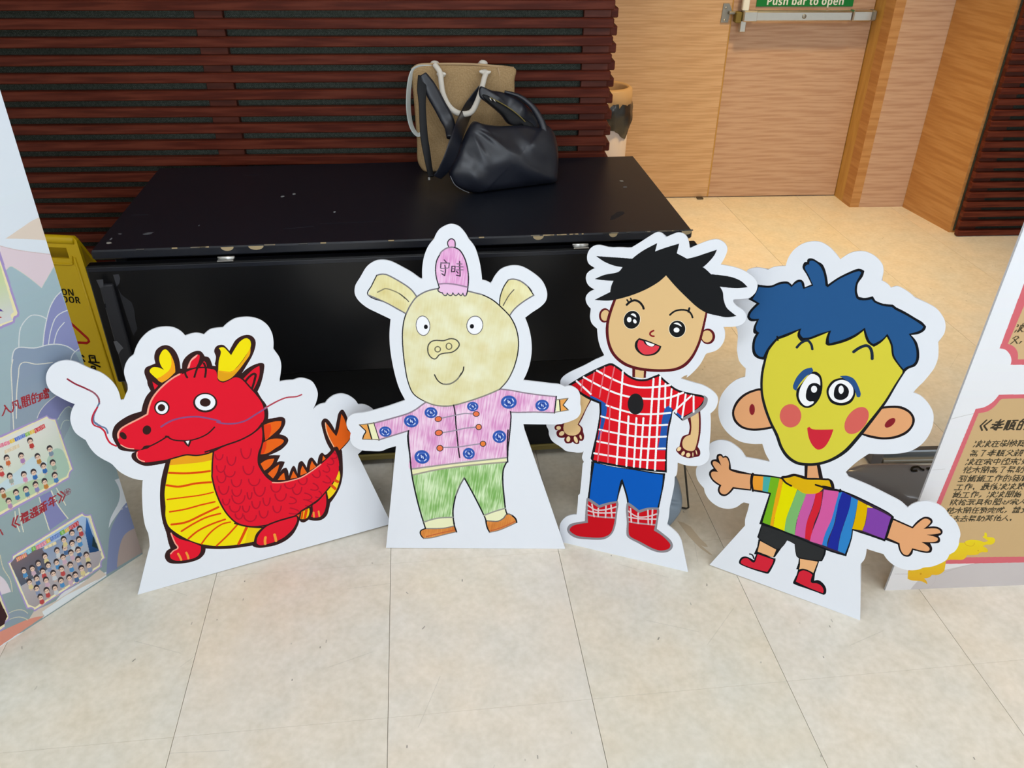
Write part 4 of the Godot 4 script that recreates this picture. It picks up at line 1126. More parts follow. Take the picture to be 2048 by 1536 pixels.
	p.f("boot","c4121e","1593,1613! 1895,1454! 2126,1604 2346,1673! 2360,1352 2344,1032! 2571,934 2745,808 2825,710 2806,598 2715,519 2563,464 2355,488 2020,598 1781,669 1702,755 1652,1195")
	p.l("d9c4c6",43,"508,1353 786,1264 1274,1493")
	p.l("d9c4c6",44,"531,1186 794,1186 1270,1313")
	p.l("b09296",50,"536,1054 806,1069 1265,1148")
	p.l("d9c4c6",44,"620,1408 714,1046")
	p.l("d9c4c6",44,"804,1322 824,1074")
	p.l("d9c4c6",43,"1001,1451 1025,1099")
	p.l("d9c4c6",43,"1133,1510 1195,1143")
	p.l("d9c4c6",42,"1611,1447 1909,1340 2358,1547")
	p.l("d9c4c6",43,"1632,1269 1915,1289 2355,1390")
	p.l("b09296",48,"1659,1130 1932,1148 2355,1214")
	p.l("d9c4c6",43,"1658,1538 1727,1135")
	p.l("d9c4c6",43,"1873,1449 1910,1143")
	p.l("d9c4c6",42,"2115,1602 2177,1186")
	p.l("d9c4c6",42,"2233,1645 2267,1196")
	return p

func kid_print() -> Print:
	var p := Print.new(-1052, -82, 6496, 9217, 0.22, "e1e4eb")
	p.glyphs = GLYPHS
	p.f("","20191a","353,5316 128,5236 -78,5043 -208,4795 -237,4514 -140,4300 64,4180 337,4191 565,4279 831,4424!")
	p.f("ear","e0a272","363,5267 163,5196 -31,5012 -151,4782 -185,4530 -93,4345 94,4236 326,4248 553,4336 772,4451! 513,4923!")
	p.e("ear_hole","86222a",222,4739,64,20,28,-141)
	p.f("","20191a","2969,5638! 3180,5735 3401,5783 3601,5721 3728,5568 3735,5377 3650,5169 3460,4995 3225,4890 2971,4849 2749,4863!")
	p.f("ear","e0a272","2959,5580! 3193,5684 3392,5725 3579,5673 3679,5553 3689,5376 3597,5194 3425,5040 3212,4942 2980,4910 2788,4905!")
	p.e("ear_hole","86222a",3265,5331,57,-46,-73,-127)
	p.f("","20191a","1711,3716! 2049,3833! 2206,3477! 1795,3331!")
	p.f("neck","e0a272","1783,3741! 1977,3808! 2126,3433! 1855,3336!")
	p.f("","1d1f22","413,6668! 272,6353 238,6005 248,5635 326,5250 463,4907 670,4554 897,4235 1063,3955 1267,3748 1527,3653 1805,3703 2064,3823 2323,4033 2554,4334 2729,4742 2887,5193 3075,5780 3184,6275 3264,6591! 3162,7165! 2943,7584! 453,6967!")
	p.f("face","d6cb40","424,6616! 321,6366 293,6020 306,5651 382,5266 526,4927 733,4573 954,4283 1119,4004 1305,3822 1536,3733 1789,3774 2025,3879 2263,4072 2484,4369 2660,4777 2822,5214 3025,5793 3140,6262 3217,6551! 3136,7133! 2924,7567! 492,6963!")
	p.f("","16181c","-268,7825! 25,7862 206,7983 374,8034 488,7979! 562,8101 655,8140 726,8098 775,7989! 904,8084! 747,8287 631,8419 642,8539 698,8564! 707,8638 800,8662 919,8622 1041,8570 1153,8400 1249,8160! 1418,8353 1617,8525 1791,8638 1914,8614! 1910,8485 1855,8320 1874,8143 1937,8028! 2066,8032 2213,8104! 2293,8019! 2451,7991 2654,8013! 2734,7968! 2931,7912 3182,7818 3307,7771 3406,7693! 3396,7601 3309,7501 3166,7439! 3311,7319 3409,7134 3457,6935 3428,6781 3315,6682 3251,6570! 3072,6723 2928,6873 2832,7115 2709,7283! 2621,7114 2509,6991! 2347,7070 2218,7305! 2073,7107 1870,6933 1585,6777 1505,6797! 1488,6930 1502,7085! 1322,6943 1148,6816 964,6727! 865,6827 861,6965! 644,6771 451,6637! 333,6379 237,6065! 104,6058 -16,6113 -88,6268 -106,6494 -69,6646! -131,6659 -153,6796 -119,6959! -260,6925 -348,7002 -331,7147 -203,7372! -415,7434! -309,7569")
	p.f("hair","28568a","-231,7773! 35,7816 217,7932 385,7983 487,7925! 585,8053 667,8085 704,8026 753,7944! 945,8067! 800,8272 678,8429 712,8501 758,8519! 753,8596 823,8615 930,8573 1020,8501 1112,8365 1203,8124! 1258,8097! 1429,8304 1628,8476 1804,8585 1863,8564! 1843,8471 1810,8310 1829,8133 1898,7993 1965,7962! 2079,7978 2207,8033! 2279,7977! 2463,7943 2644,7959! 2725,7914! 2947,7851 3198,7758 3357,7681! 3330,7597 3236,7521 3117,7452! 3258,7305 3358,7121 3403,6921 3375,6806 3262,6708 3220,6643! 3087,6754 2955,6907 2859,7149 2704,7348! 2625,7195 2483,7051! 2386,7107 2225,7374! 2058,7171 1855,6997 1585,6832! 1546,6945 1552,7138! 1310,6995 1137,6868 995,6818! 914,6895 910,7032! 630,6837 427,6687! 277,6392 210,6130! 118,6120 24,6182 -34,6311 -47,6509 2,6692! -73,6731 -102,6808 -67,7028! -232,6988 -294,7030 -267,7162 -127,7390! -313,7458! -263,7607")
	p.l("16181c",40,"424,6701 454,6623")
	p.l("1d2a3c",58,"910,6558 994,6706 1106,6777 1196,6717 1251,6606")
	p.l("1d2a3c",66,"2129,6769 2242,6907 2368,6981 2469,6913 2541,6715")
	p.f("","16181c","1346,6056! 1464,6089 1582,6011 1666,5783 1678,5532 1613,5313 1504,5179 1382,5151 1251,5218 1153,5377 1129,5542!")
	p.f("eye","f2f2f4","1346,6000 1456,6017 1556,5961 1619,5769 1624,5545 1557,5339 1471,5212 1384,5200 1279,5270 1206,5392 1196,5590 1257,5835")
	p.f("eyebrow","2c5288","1335,6165! 1385,6109! 1364,6033! 1263,5921 1160,5694 1123,5512! 1044,5546 1028,5656 1072,5867 1180,6066")
	p.f("","16181c","1420,5782 1538,5816 1631,5759 1654,5582 1595,5393 1481,5336 1389,5375 1351,5521 1364,5695")
	p.e("","f2f2f4",1503,5659,66,19,19,-85)
	p.e("","f2f2f4",1503,5294,61,57,22,-30)
	p.f("","16181c","2019,6092 2187,6099 2337,5976 2398,5773 2350,5563 2171,5438 1948,5442 1812,5600 1776,5758 1850,5975")
	p.f("eye","f2f2f4","2029,6048 2176,6046 2309,5941 2356,5774 2304,5605 2157,5499 1970,5505 1851,5625 1825,5759 1894,5946")
	p.f("eyebrow","2c5288","1975,6122! 2121,6176 2272,6150 2399,6022 2511,5834! 2500,5747 2441,5744! 2338,5921 2203,6034 2042,6099!")
	p.f("","16181c","2026,5956 2153,5937 2244,5839 2248,5686 2141,5570 2005,5572 1950,5669 1949,5865")
	p.e("","f2f2f4",2079,5813,55,16,23,-99)
	p.e("cheek","d4625a",1130,4846,240,74,63,-293)
	p.e("cheek","d4625a",2573,5171,126,353,192,-94)
	p.f("mouth","cc2a3a","1567,4659! 1609,4702! 1682,4666 1911,4725 2139,4806! 2122,4573 2055,4315 1929,4192 1786,4255 1659,4422")
	p.f("","20191a","558,3041! 28,3001! -30,3180 -98,3289 -175,3316! -226,3272! -295,3323 -381,3273 -380,3140! -488,3076 -499,2979 -401,2865! -487,2740 -472,2623 -358,2501 -175,2430! -185,2290 -104,2182 16,2185 116,2291 201,2471! 629,2574!")
	p.f("arm","e0a272","541,3014! 13,2956 -52,3146 -129,3265 -187,3259! -230,3231! -297,3274 -342,3220 -223,3007! -368,3077 -447,3050 -444,2971 -269,2803! -407,2768 -441,2689 -356,2556 -121,2463! -139,2306 -77,2233 18,2241 95,2338 169,2514! 599,2603!")
	p.f("","20191a","3894,3027! 4348,2958! 4424,3163 4533,3303 4658,3312 4715,3230 4664,3083! 4827,3147 4944,3113 4977,3022 4921,2930! 4979,2848 4966,2761 4805,2684! 4880,2573 4881,2466 4787,2404 4517,2375! 4520,2256 4461,2159 4351,2149 4252,2241 4176,2391! 3888,2406!")
	p.f("arm","e0a272","3924,2980! 4368,2919! 4446,3114 4544,3261 4644,3260 4677,3204 4587,2994! 4822,3099 4914,3078 4934,3016 4683,2869! 4908,2878 4933,2818 4879,2749 4631,2648! 4817,2570 4831,2481 4759,2440 4489,2412! 4475,2286 4441,2199 4359,2189 4272,2274 4202,2437! 3918,2478!")
	p.f("","16181c","1071,1803! 2669,1796! 2706,1502 2677,1278! 2491,1199 2135,1137! 2063,1183 1955,1491! 1758,1537! 1571,926! 1493,996 1038,1334!")
	p.f("shorts","2e2f30","1092,1723! 2639,1710! 2664,1510 2653,1293! 2465,1226 2149,1168! 2067,1210 1971,1511! 1760,1525! 1677,1277 1568,1194! 1297,1222 1070,1335!")
	p.f("","16181c","1080,1287! 1590,1190! 1562,922! 1056,814! 1093,1062!")
	p.f("leg","e8b07c","1129,1256! 1563,1166! 1532,909! 1132,923!")
	p.f("","16181c","2139,1164! 2612,1250! 2596,825! 2144,809! 2156,993!")
	p.f("leg","e8b07c","2166,1138! 2587,1227! 2557,859! 2315,883 2209,798! 2204,963!")
	p.f("","16181c","1127,895! 1557,894 1596,910! 1606,811 1528,413 1471,375! 1083,353 769,377 734,442 772,590 889,665 1093,633! 1101,754!")
	p.f("shoe","d02638","1147,851! 1554,854! 1552,711 1481,432! 1076,389 808,407 779,461 820,571 919,625 1085,564 1130,610!")
	p.l("16181c",41,"956,772 1021,773 1077,692")
	p.f("","16181c","2187,802! 2294,886 2457,893 2600,852! 2623,657! 2723,714 2858,658 2945,543 2965,410 2927,354! 2534,359 2167,365 2158,453 2189,648!")
	p.f("shoe","d02638","2229,756! 2323,847 2468,846 2549,805! 2553,601 2610,575! 2725,613 2837,572 2900,472 2898,393! 2524,407 2211,450!")
	p.f("","16181c","537,3034! 930,3133 1269,3188! 1271,3228 1435,3299 1551,3378 1773,3367 2075,3460 2322,3512 2407,3484 2496,3315! 2639,3332 2957,3308 3360,3234 3762,3141 3923,3062! 3899,2362! 3569,2374 3158,2379! 3184,2145 3173,1644! 2733,1624 1567,1724 1010,1724! 1077,2644! 675,2577! 569,2753")
	p.f("shirt","3a2a3a","601,3003! 938,3092 1287,3155! 1466,3258 1781,3332 2222,3251 2577,3262 2647,3300 2967,3264 3368,3202 3770,3108 3869,3053! 3865,2421! 3559,2418 3130,2417! 3157,2134 3135,1678! 2725,1659 1556,1774 1078,1792! 1125,2689! 689,2622! 629,2801")
	p.f("","e89a30","601,3003! 841,3067! 899,2672! 675,2631! 625,2800")
	p.f("","48a8a4","841,3067! 1014,3111! 1034,2682! 900,2665!")
	p.f("","72b020","1014,3111! 1232,3149! 1235,2703 1254,2174 1277,1787! 1077,1799! 1114,2685! 1034,2682!")
	p.f("","e8a418","1232,3149! 1313,3139! 1346,2611 1334,2069 1360,1779! 1277,1787! 1254,2174 1235,2703")
	p.f("","e2da00","1320,3102! 1528,3073 1694,3003! 1654,2593 1613,2150 1641,1753! 1360,1779! 1334,2123 1340,2635")
	p.f("","7cb46c","1697,2990! 1929,2958! 1886,2549 1864,2140 1904,1749! 1641,1753! 1613,2150 1654,2593")
	p.f("","c65aa0","1923,2982! 2135,3060! 2131,2641 2101,2179 2163,1744! 1904,1749! 1868,2222 1891,2577")
	p.f("","d02434","2125,3057! 2265,3159! 2312,2710 2269,2218 2300,1732! 2156,1747! 2101,2179 2141,2645")
	p.f("","d05a9c","2280,3213! 2622,3279! 2625,2970 2627,2487 2576,2048 2578,1724! 2281,1716! 2279,2005 2325,2615")
	p.f("","2e7cc4","2622,3279! 2697,3294! 2705,3048 2694,2756 2713,2374 2673,1888 2700,1724! 2578,1724! 2576,2048 2627,2487 2625,2970")
	p.f("","1f2b94","2695,3305! 2911,3255! 2945,2948 2925,2531 2916,2061 2958,1705! 2703,1713! 2705,2100 2725,2452 2681,2943")
	p.f("","2f80c4","2914,3245! 3077,3211! 3114,2773 3125,2439! 3157,2134 3133,1690! 2958,1705! 2923,2114 2933,2582 2945,2948")
	p.f("","dcae00","3077,3211! 3303,3154 3429,3108! 3318,3089! 3364,2702 3355,2458! 3130,2417! 3124,2729")
	p.f("","e6d640","3300,3165! 3432,3132! 3414,3090! 3304,3108!")
	p.f("","7f42a2","3318,3089! 3464,3121 3863,3039! 3865,2421! 3611,2439 3355,2458! 3373,2706")
	p.l("16181c",47,"1039,1757 1329,1761 1563,1744 2730,1640 2953,1640 3155,1654")
	p.f("collar","dcae10","1284,3167! 1445,3251 1561,3331 1824,3334 2128,3430 2329,3489 2347,3486 2433,3328! 2212,3295 2258,3234! 2165,3071 1969,2973 1842,2952 1675,3009 1466,3050!")
	p.l("20191a",51,"1282,3180 1391,3088 1533,3048")
	p.l("20191a",49,"2077,3271 2250,3270 2412,3277 2298,3267 2489,3301")
	p.l("20191a",51,"1279,3192 1417,3279 1435,3299 1553,3367 1803,3378")
	p.l("20191a",49,"2123,3453 2284,3498 2322,3512 2410,3473 2484,3323")
	p.l("20191a",61,"580,3049 587,2839 672,2589")
	p.l("16181c",49,"2640,3285 2639,3332")
	return p

func left_panel_print() -> Print:
	var p := Print.new(-2600, 0, 6500, 16000, 0.125, "dfe6ee")
	p.glyphs = GLYPHS
	p.fg("","dde6f1","d9dfe6","-688,41! 4031,14445! 5133,14375! 3861,-389!")
	p.f("","dccdc0","3081,9364! 3692,9561! 3869,9588! 3892,9059! 3499,9218")
	p.f("","dccbd4","2936,9262! 3253,9055 3879,8741! 3925,7894! 2656,8381!")
	p.l("cdb9bb",17,"2933,9253 3251,9051 3861,8748")
	p.fg("","a3bac4","8b9b9c","2035,8741! 2902,8736! 2992,8776 3041,8748! 3262,8448 3471,8101! 3659,8280 3860,8466! 4040,-922! -733,348!")
	p.l("d3cfc4",13,"2902,8736 2992,8776 3041,8748! 3262,8448 3471,8101! 3659,8280 3860,8466")
	p.f("","8b90bd","3102,6807! 3264,7172 3490,7575 3674,7769 3840,7860! 3912,6317! 3749,6380! 3560,6646 3292,6767")
	p.l("d6d9da",25,"3117,6823 3264,7172 3490,7575 3674,7769 3840,7860")
	p.l("d6d9da",23,"3236,6793 3395,7115 3593,7351 3867,7398")
	p.l("d6d9da",23,"3355,6762 3516,7017 3718,7150")
	p.fg("","8a9ab2","909ea6","2395,6745! 2504,6966 2617,7005 2937,6848 3236,6793 3447,6709 3625,6569 3749,6380! 3893,5431! 2581,4076! 1672,4631!")
	p.l("d6d9da",25,"2395,6745 2504,6966 2617,7005 2937,6848 3236,6793 3447,6709 3625,6569 3749,6380")
	p.l("d6d9da",22,"2626,7001 2774,7384 2918,7523 3080,7588 3244,7520 3371,7388")
	p.l("d6d9da",24,"3604,6228 3694,6346 3870,6409")
	p.l("dcd9cc",22,"2426,6784 2328,6585 2228,6219 2064,5624 1952,5197")
	p.l("dcd9cc",23,"2086,5438 2276,6025 2421,6373 2574,6631 2863,6468 3194,6353")
	p.f("","7d80aa","2502,5226! 2618,5358 2806,5470 3064,5548! 3525,5015! 3288,5050 3231,5135 3134,5133 2949,4997! 2690,4923!")
	p.l("c9c8c6",21,"2502,5226 2618,5358 2806,5470 3064,5548")
	p.l("b8c2b8",22,"2922,4957 3032,5061 3217,5143 3293,5011")
	p.l("b8c2b8",20,"2907,4689 3032,4841 3148,4795")
	p.f("","8486b4","1963,3290! 2267,3277! 2280,2860 2386,2332! 1931,2282!")
	p.l("dcd9c4",25,"1957,3271 1933,2810 1915,2294")
	p.l("dcd9c4",26,"2255,3272 2280,2860 2400,2309")
	p.l("dcd9c4",23,"2382,3271 2451,2694")
	p.l("dcd9c4",24,"1372,3249 1323,3002 1306,2680")
	p.l("dcd9c4",24,"1472,3274 1414,2937 1382,2624")
	p.f("","d5d8dc","3753,2631! 3791,2247 3681,1955 3376,1649 3238,1374! 3369,1505 3676,1700 3934,1820! 3917,2597!")
	p.f("","8089ac","2823,89! 3043,719 3283,1305 3676,1700 3920,1829! 3983,873! 3137,56!")
	p.f("","ad9a92","3132,99! 3367,667 3598,921 3940,904! 3973,47!")
	p.e("","b9b8c4",3835,1694,27,-19,-8,-32)
	p.e("","b9b8c4",3710,1706,22,-15,-7,-25)
	p.f("","d8d8da","1055,33! 1680,384! 2322,318! 2845,170! 2809,40!")
	p.f("","cfc0b2","964,385! 1644,260 2707,359! 2823,89! 1069,79! 780,240!")
	p.f("","dadfe2","1111,217! 1757,242! 2635,102! 2446,98! 1119,55!")
	p.f("","d68f7c","-141,53! -20,434! 632,296 882,207 1121,61! 8,26!")
	p.f("","8b99a4","410,796! 554,744 695,677 802,489 813,327! 589,335 290,414!")
	p.l("c8c4ac",20,"397,752 575,725 729,610 809,425")
	p.l("c8c4ac",21,"346,591 562,511 686,382 754,244")
	p.f("","d7ccd4","498,2055! 640,1693 667,1275! 292,1410!")
	p.l("c9c4ac",20,"752,2373 708,1991 744,1608 688,1257")
	p.f("","9d8fc0","382,1692! 468,1477! 439,677! 388,554 307,551 250,413! -29,405!")
	p.f("","e2d8ae","360,1622! 432,1364! 414,680! 381,616 306,589 258,463! -15,449!")
	p.f("","3b2326","310,1467! 387,1221! 389,684! 330,624 277,540! 8,521!")
	p.f("","a493c6","2739,9229! 2898,9145! 2871,7762! 2833,7669 2771,7662 2711,7566! 2200,7547!")
	p.f("","e9e1b4","2687,9067! 2843,8972! 2830,7757! 2798,7716 2736,7709 2688,7620! 2218,7604!")
	p.fg("","c6d894","cfd0d6","2640,8922! 2809,8862! 2766,7805! 2681,7754 2697,7649! 2236,7661!")
	p.f("","a9272e","2422,7883! 2506,7784! 2392,7788!")
	p.f("","63509a","2504,8020! 2575,7895! 2480,7945!")
	p.f("","a493c6","1588,5227! 2720,5182! 2766,5083 2882,4993! 2896,3498! 2808,3471 2736,3327! 977,3307!")
	p.f("","e9e1b4","1571,5174! 2710,5149! 2745,5063 2858,4980! 2865,3529! 2782,3499 2719,3373! 995,3363!")
	p.fg("","e0ded8","c3d2bc","1557,5129! 2691,5114! 2836,4936! 2808,3577! 2686,3430! 1016,3429!")
	p.f("","c2d6de","1223,4080! 1765,4221 2134,4350 2237,4197 2362,3984 1929,3800 1589,3885 1158,3877!")
	p.f("","a9c3b2","2396,4099! 2639,4270 2792,4132 2808,3577! 2686,3430! 2199,3439 1925,3479 1918,3762 2205,3715")
	p.f("","b5cba8","1164,3895! 1559,3791 1929,3800 2310,3554 2686,3430! 1016,3429!")
	p.f("","a493c6","830,2088! 925,2100 977,2200! 2770,2265! 2811,2150 2940,2074! 2943,584! 2821,543 2781,398! 955,354! 923,478 820,549!")
	p.f("","ebe2b6","846,2050! 929,2045 983,2160! 2750,2228! 2788,2120 2917,2047! 2908,607! 2794,583 2747,445! 973,396! 943,517 855,575!")
	p.fg("","a6c0e0","a8a2a0","877,2015! 1006,2107! 2726,2163! 2858,1998! 2856,670! 2717,508! 1003,466! 894,655!")
	p.fg("","7a6a70","565c6a","877,2015! 1057,2103! 1730,1906! 2076,1735! 1686,1286! 903,1260!")
	p.fg("","8a9cba","a2a6b2","1622,1916! 2124,1898! 2595,1914! 2717,1606! 2106,1438! 1669,1226!")
	p.fg("","3a6cb0","23436c","2812,2048! 2818,1532 2844,910! 2606,997! 2667,1643!")
	p.f("","22363c","2826,1452! 2844,967! 2713,1161!")
	p.fg("","b4acb0","a59c9e","903,1260! 1692,1208! 2585,1032! 2896,871! 2717,508! 1003,466! 894,655!")
	p.boxes("d8705a,e08838,d86a5a",6,1027,2073,244,-13,-9,-120)
	p.boxes("79b8c8",1,1286,2102,111,-7,-8,-121)
	p.boxes("69a83a",1,1407,2108,101,-6,-8,-121)
	p.boxes("d86a80,e0708a",4,1507,2082,253,-2,-7,-122)
	p.boxes("d8b040",1,1764,2094,104,-6,-7,-123)
	p.boxes("3f66b8,4a70c0",4,1867,2081,254,-2,-6,-123)
	p.boxes("69a83a",1,2117,2089,119,-5,-6,-124)
	p.boxes("d8b040",1,2234,2075,116,2,-5,-118)
	p.boxes("c83038,b82830",4,2353,2089,250,7,-5,-132)
	p.boxes("e2cf9c",3,1670,1937,297,-41,-5,-89)
	p.boxes("d8708a,e07890",2,1546,5041,248,-29,-6,-94)
	p.boxes("e0b840",1,1797,5020,111,-7,-6,-95)
	p.boxes("3f62c0,4a70cc",3,1907,5010,239,-1,-6,-100)
	p.boxes("78b048",1,2147,5000,105,0,-5,-97)
	p.boxes("e0b840",1,2253,5004,106,-6,-4,-97)
	p.boxes("c43038,cc3a40",4,2359,4997,246,13,-5,-114)
	p.boxes("d9c6a4",3,1623,4835,334,-9,-6,-91)
	p.child("b8403c",2194,4756,69,-8,-6,-171)
	p.child("a880b0",1909,4509,68,-8,-7,-171)
	p.child("c86a40",1614,4624,66,-8,-9,-168)
	p.child("b8803c",2228,4292,70,-9,-6,-175)
	p.child("7f8fa0",2533,4333,72,-9,-5,-177)
	p.child("3a6cae",2278,3990,71,-10,-6,-178)
	p.child("8aa494",2495,3947,72,-10,-5,-180)
	p.child("3a6cae",2034,3961,70,-10,-7,-177)
	p.child("d090b0",1824,4027,69,-10,-8,-175)
	p.child("9aa49c",1541,4163,67,-9,-9,-172)
	p.child("4a7cb4",2443,3609,73,-11,-5,-183)
	p.child("c08040",2186,3588,71,-11,-6,-182)
	p.child("8a88b8",1980,3629,70,-11,-7,-180)
	p.child("4f7ea4",1751,3641,69,-11,-8,-178)
	p.child("3a78a8",1537,3691,68,-11,-9,-176)
	p.child("b088b0",1331,3579,67,-11,-10,-176)
	p.child("a06a3c",1290,3902,66,-10,-10,-173)
	p.child("c04848",1416,4441,66,-8,-9,-169)
	p.child("4f8cc0",1082,1622,68,-17,-11,-189)
	p.child("c8a8b8",1263,1549,69,-17,-11,-191)
	p.child("4a6a94",1425,1584,69,-17,-10,-192)
	p.child("d8c890",1617,1668,70,-17,-9,-192)
	p.child("8894b0",1615,1379,71,-18,-9,-195)
	p.child("b84a4a",1453,1306,70,-18,-10,-195)
	p.child("c8ccd0",1914,1621,72,-17,-8,-195)
	p.child("4f8cc0",1810,1317,72,-18,-8,-197)
	p.child("c8a8b8",1990,1343,73,-18,-7,-198)
	p.child("4a6a94",2101,1571,73,-17,-7,-196)
	p.child("d8c890",2142,1812,73,-17,-7,-194)
	p.child("8894b0",2373,1858,74,-17,-6,-195)
	p.child("b84a4a",2574,1839,75,-17,-5,-197)
	p.child("c8ccd0",2291,1573,74,-17,-6,-198)
	p.child("4f8cc0",2472,1566,75,-18,-5,-199)
	p.child("c8a8b8",2193,1334,74,-18,-7,-199)
	p.child("4a6a94",2372,1290,75,-18,-6,-201)
	p.child("d8c890",2518,1009,76,-20,-5,-205)
	p.child("8894b0",2297,1029,75,-19,-6,-203)
	p.child("b84a4a",1862,1053,73,-19,-8,-200)
	p.child("c8ccd0",1652,1072,72,-19,-9,-198)
	p.child("4f8cc0",2083,1009,74,-19,-7,-202)
	p.child("c8a8b8",1449,1013,71,-19,-10,-197)
	p.child("4a6a94",1271,1214,69,-18,-11,-194)
	p.child("d8c890",1097,1228,68,-18,-11,-193)
	p.child("8894b0",1190,947,69,-19,-11,-196)
	p.child("b84a4a",1375,718,71,-20,-10,-200)
	p.child("c8ccd0",1569,650,72,-20,-9,-202)
	p.child("4f8cc0",1756,743,73,-20,-9,-202)
	p.child("c8a8b8",1957,674,74,-20,-8,-204)
	p.child("4a6a94",2112,644,75,-21,-7,-206)
	p.child("d8c890",2300,723,76,-20,-6,-206)
	p.child("8894b0",2488,688,77,-21,-5,-208)
	p.child("b84a4a",1196,641,70,-20,-11,-199)
	p.tx("9c3038",30,1874,5889,218,-14,-33,-238,"入凡間的噹")
	p.tx("9c3038",35,1218,3105,225,2,-34,-259,"《禮遇新年》")
	p.flower("8a5a62",2586,3017,97)
	p.l("9c3038",28,"951,3002 964,2842")
	return p

func right_panel_print() -> Print:
	var p := Print.new(-60, 0, 6500, 11000, 0.17, "d2d3d8")
	p.glyphs = GLYPHS
	p.fg("","e6e9f0","dcd8d8","-18,-35! 375,10202! 3916,10148! 8712,-262!")
	p.l("bfbcbc",15,"129,5354 833,5535 1410,5557")
	p.l("c4c0c0",13,"176,3930 474,3948")
	p.l("c6bfbf",21,"120,581 454,564")
	p.f("","c4bcbb","674,-18! 933,504 1297,626 2282,873 3542,1070! 6740,1087! 7283,-187!")
	p.l("b8b0ae",21,"1419,567 1917,770 2658,941 3530,1105")
	p.l("c0b6b6",16,"1229,489 1256,203 1130,30")
	p.f("","d0666f","802,9083! 778,8719! 753,7195! 897,7157 1041,7029 1118,6890 1135,6775! 4639,6677! 3617,9028!")
	p.f("","cbab80","986,8776! 900,7303! 1055,7232 1187,7093 1255,6909! 4578,6818! 3752,8719!")
	p.tx("4a3f2c",25,970,7786,188,6,-10,-196,"波母")
	p.tx("4a3f2c",25,955,7502,189,6,-10,-200,"父，")
	p.f("","d0666f","701,5637! 885,5676 1012,5775 1078,5874 1124,6000! 1706,5995! 4795,5918! 7028,722! 768,886! 446,643!")
	p.f("","c6a679","806,5519! 1018,5569 1133,5703 1200,5859 1241,5891! 1742,5888! 4729,5813! 6826,896! 830,1109! 593,886!")
	p.tx("3a3226",41,938,5318,303,-1,-17,-280,"《孝順的")
	p.tx("413a2a",24,983,4755,210,-5,-13,-183,"波波在學校聽")
	p.tx("413a2a",24,956,4491,218,-6,-13,-185,"為了孝順父親")
	p.tx("413a2a",24,952,4236,215,-6,-14,-183,"波在家中從來沒")
	p.tx("413a2a",24,948,3998,217,-6,-13,-185,"花木蘭為了幫助")
	p.tx("413a2a",25,922,3743,218,-6,-13,-188,"到媽媽工作的餐廳")
	p.tx("413a2a",25,899,3489,220,-6,-12,-185,"工作。最後波波終")
	p.tx("413a2a",25,907,3251,221,-7,-12,-182,"她工作，波波開始")
	p.tx("413a2a",25,906,3016,218,-7,-10,-184,"收拾玩具和關心家人")
	p.tx("413a2a",26,898,2752,211,-6,-11,-182,"花木蘭任務完成，讀賣")
	p.tx("413a2a",26,898,2494,213,-7,-13,-178,"所去去幫助其他人。")
	p.fg("","e6d21e","e0a828","438,675! 502,396! 624,331 898,282 1087,167! 1040,275 940,385! 1071,412 1116,503! 1307,504 1411,626! 1373,879! 1375,992 1595,1003 1801,1004 1861,1147! 2035,1139 2133,1156! 2213,1231 2366,1235 2313,1348 2184,1432! 2253,1484 2406,1487 2452,1584 2390,1696 2276,1734 2187,1749! 2152,1859 2090,1895 2108,1786 2066,1755! 2197,1662 2263,1615! 2173,1575 2056,1625 1822,1668 1695,1642 1663,1578! 1525,1584! 1374,1171! 962,808!")
	p.l("d0a020",15,"1656,1600 1718,1509 1817,1460 1918,1467 1921,1565")
	p.e("","c89018",807,553,25,-1,9,-33)
	p.e("","c8a018",2105,1287,17,-1,7,-23)
	return p

# ---------------------------------------------------------------- textures
func soft_noise(freq: float, octaves: int, s: int, size := 1024) -> PackedByteArray:
	var n := FastNoiseLite.new()
	n.seed = s
	n.frequency = freq
	n.fractal_octaves = octaves
	n.noise_type = FastNoiseLite.TYPE_SIMPLEX_SMOOTH
	return n.get_seamless_image(size, size).get_data()

func vinyl(s: int, base: Color) -> ImageTexture:
	var N := 1024
	var a := soft_noise(0.014, 5, s)
	var b := soft_noise(0.05, 3, s + 1)
	var c := soft_noise(0.004, 3, s + 2)
	var bytes := PackedByteArray()
	bytes.resize(N * N * 3)
	for k in N * N:
		var v := (a[k] - 128) * 0.045 + (b[k] - 128) * 0.055
		var w := (c[k] - 128) * 0.03
		bytes[k * 3] = clampi(int(base.r8 + v + w), 0, 255)
		bytes[k * 3 + 1] = clampi(int(base.g8 + v), 0, 255)
		bytes[k * 3 + 2] = clampi(int(base.b8 + v * 1.15 - w), 0, 255)
	var im := Image.create_from_data(N, N, false, Image.FORMAT_RGB8, bytes)
	var r := RandomNumberGenerator.new()
	r.seed = s
	for k in 46:
		var x := r.randi_range(20, N - 20)
		var y := r.randi_range(20, N - 20)
		var dark := Color(base).darkened(r.randf_range(0.12, 0.42))
		var len := r.randi_range(2, 7)
		var dx := r.randf_range(-1, 1)
		for j in len:
			im.fill_rect(Rect2i(x + int(j * dx), y + j, 2, 2), dark)
	for k in 12:
		var x := r.randf_range(60, N - 60)
		var y := r.randf_range(60, N - 60)
		var t := r.randf() * TAU
		var len2 := r.randi_range(30, 130)
		for j in len2:
			var q := Vector2i(int(x + cos(t) * j), int(y + sin(t) * j))
			if q.x > 0 and q.y > 0 and q.x < N and q.y < N:
				im.set_pixel(q.x, q.y, im.get_pixel(q.x, q.y).darkened(0.09))
	return ImageTexture.create_from_image(im)

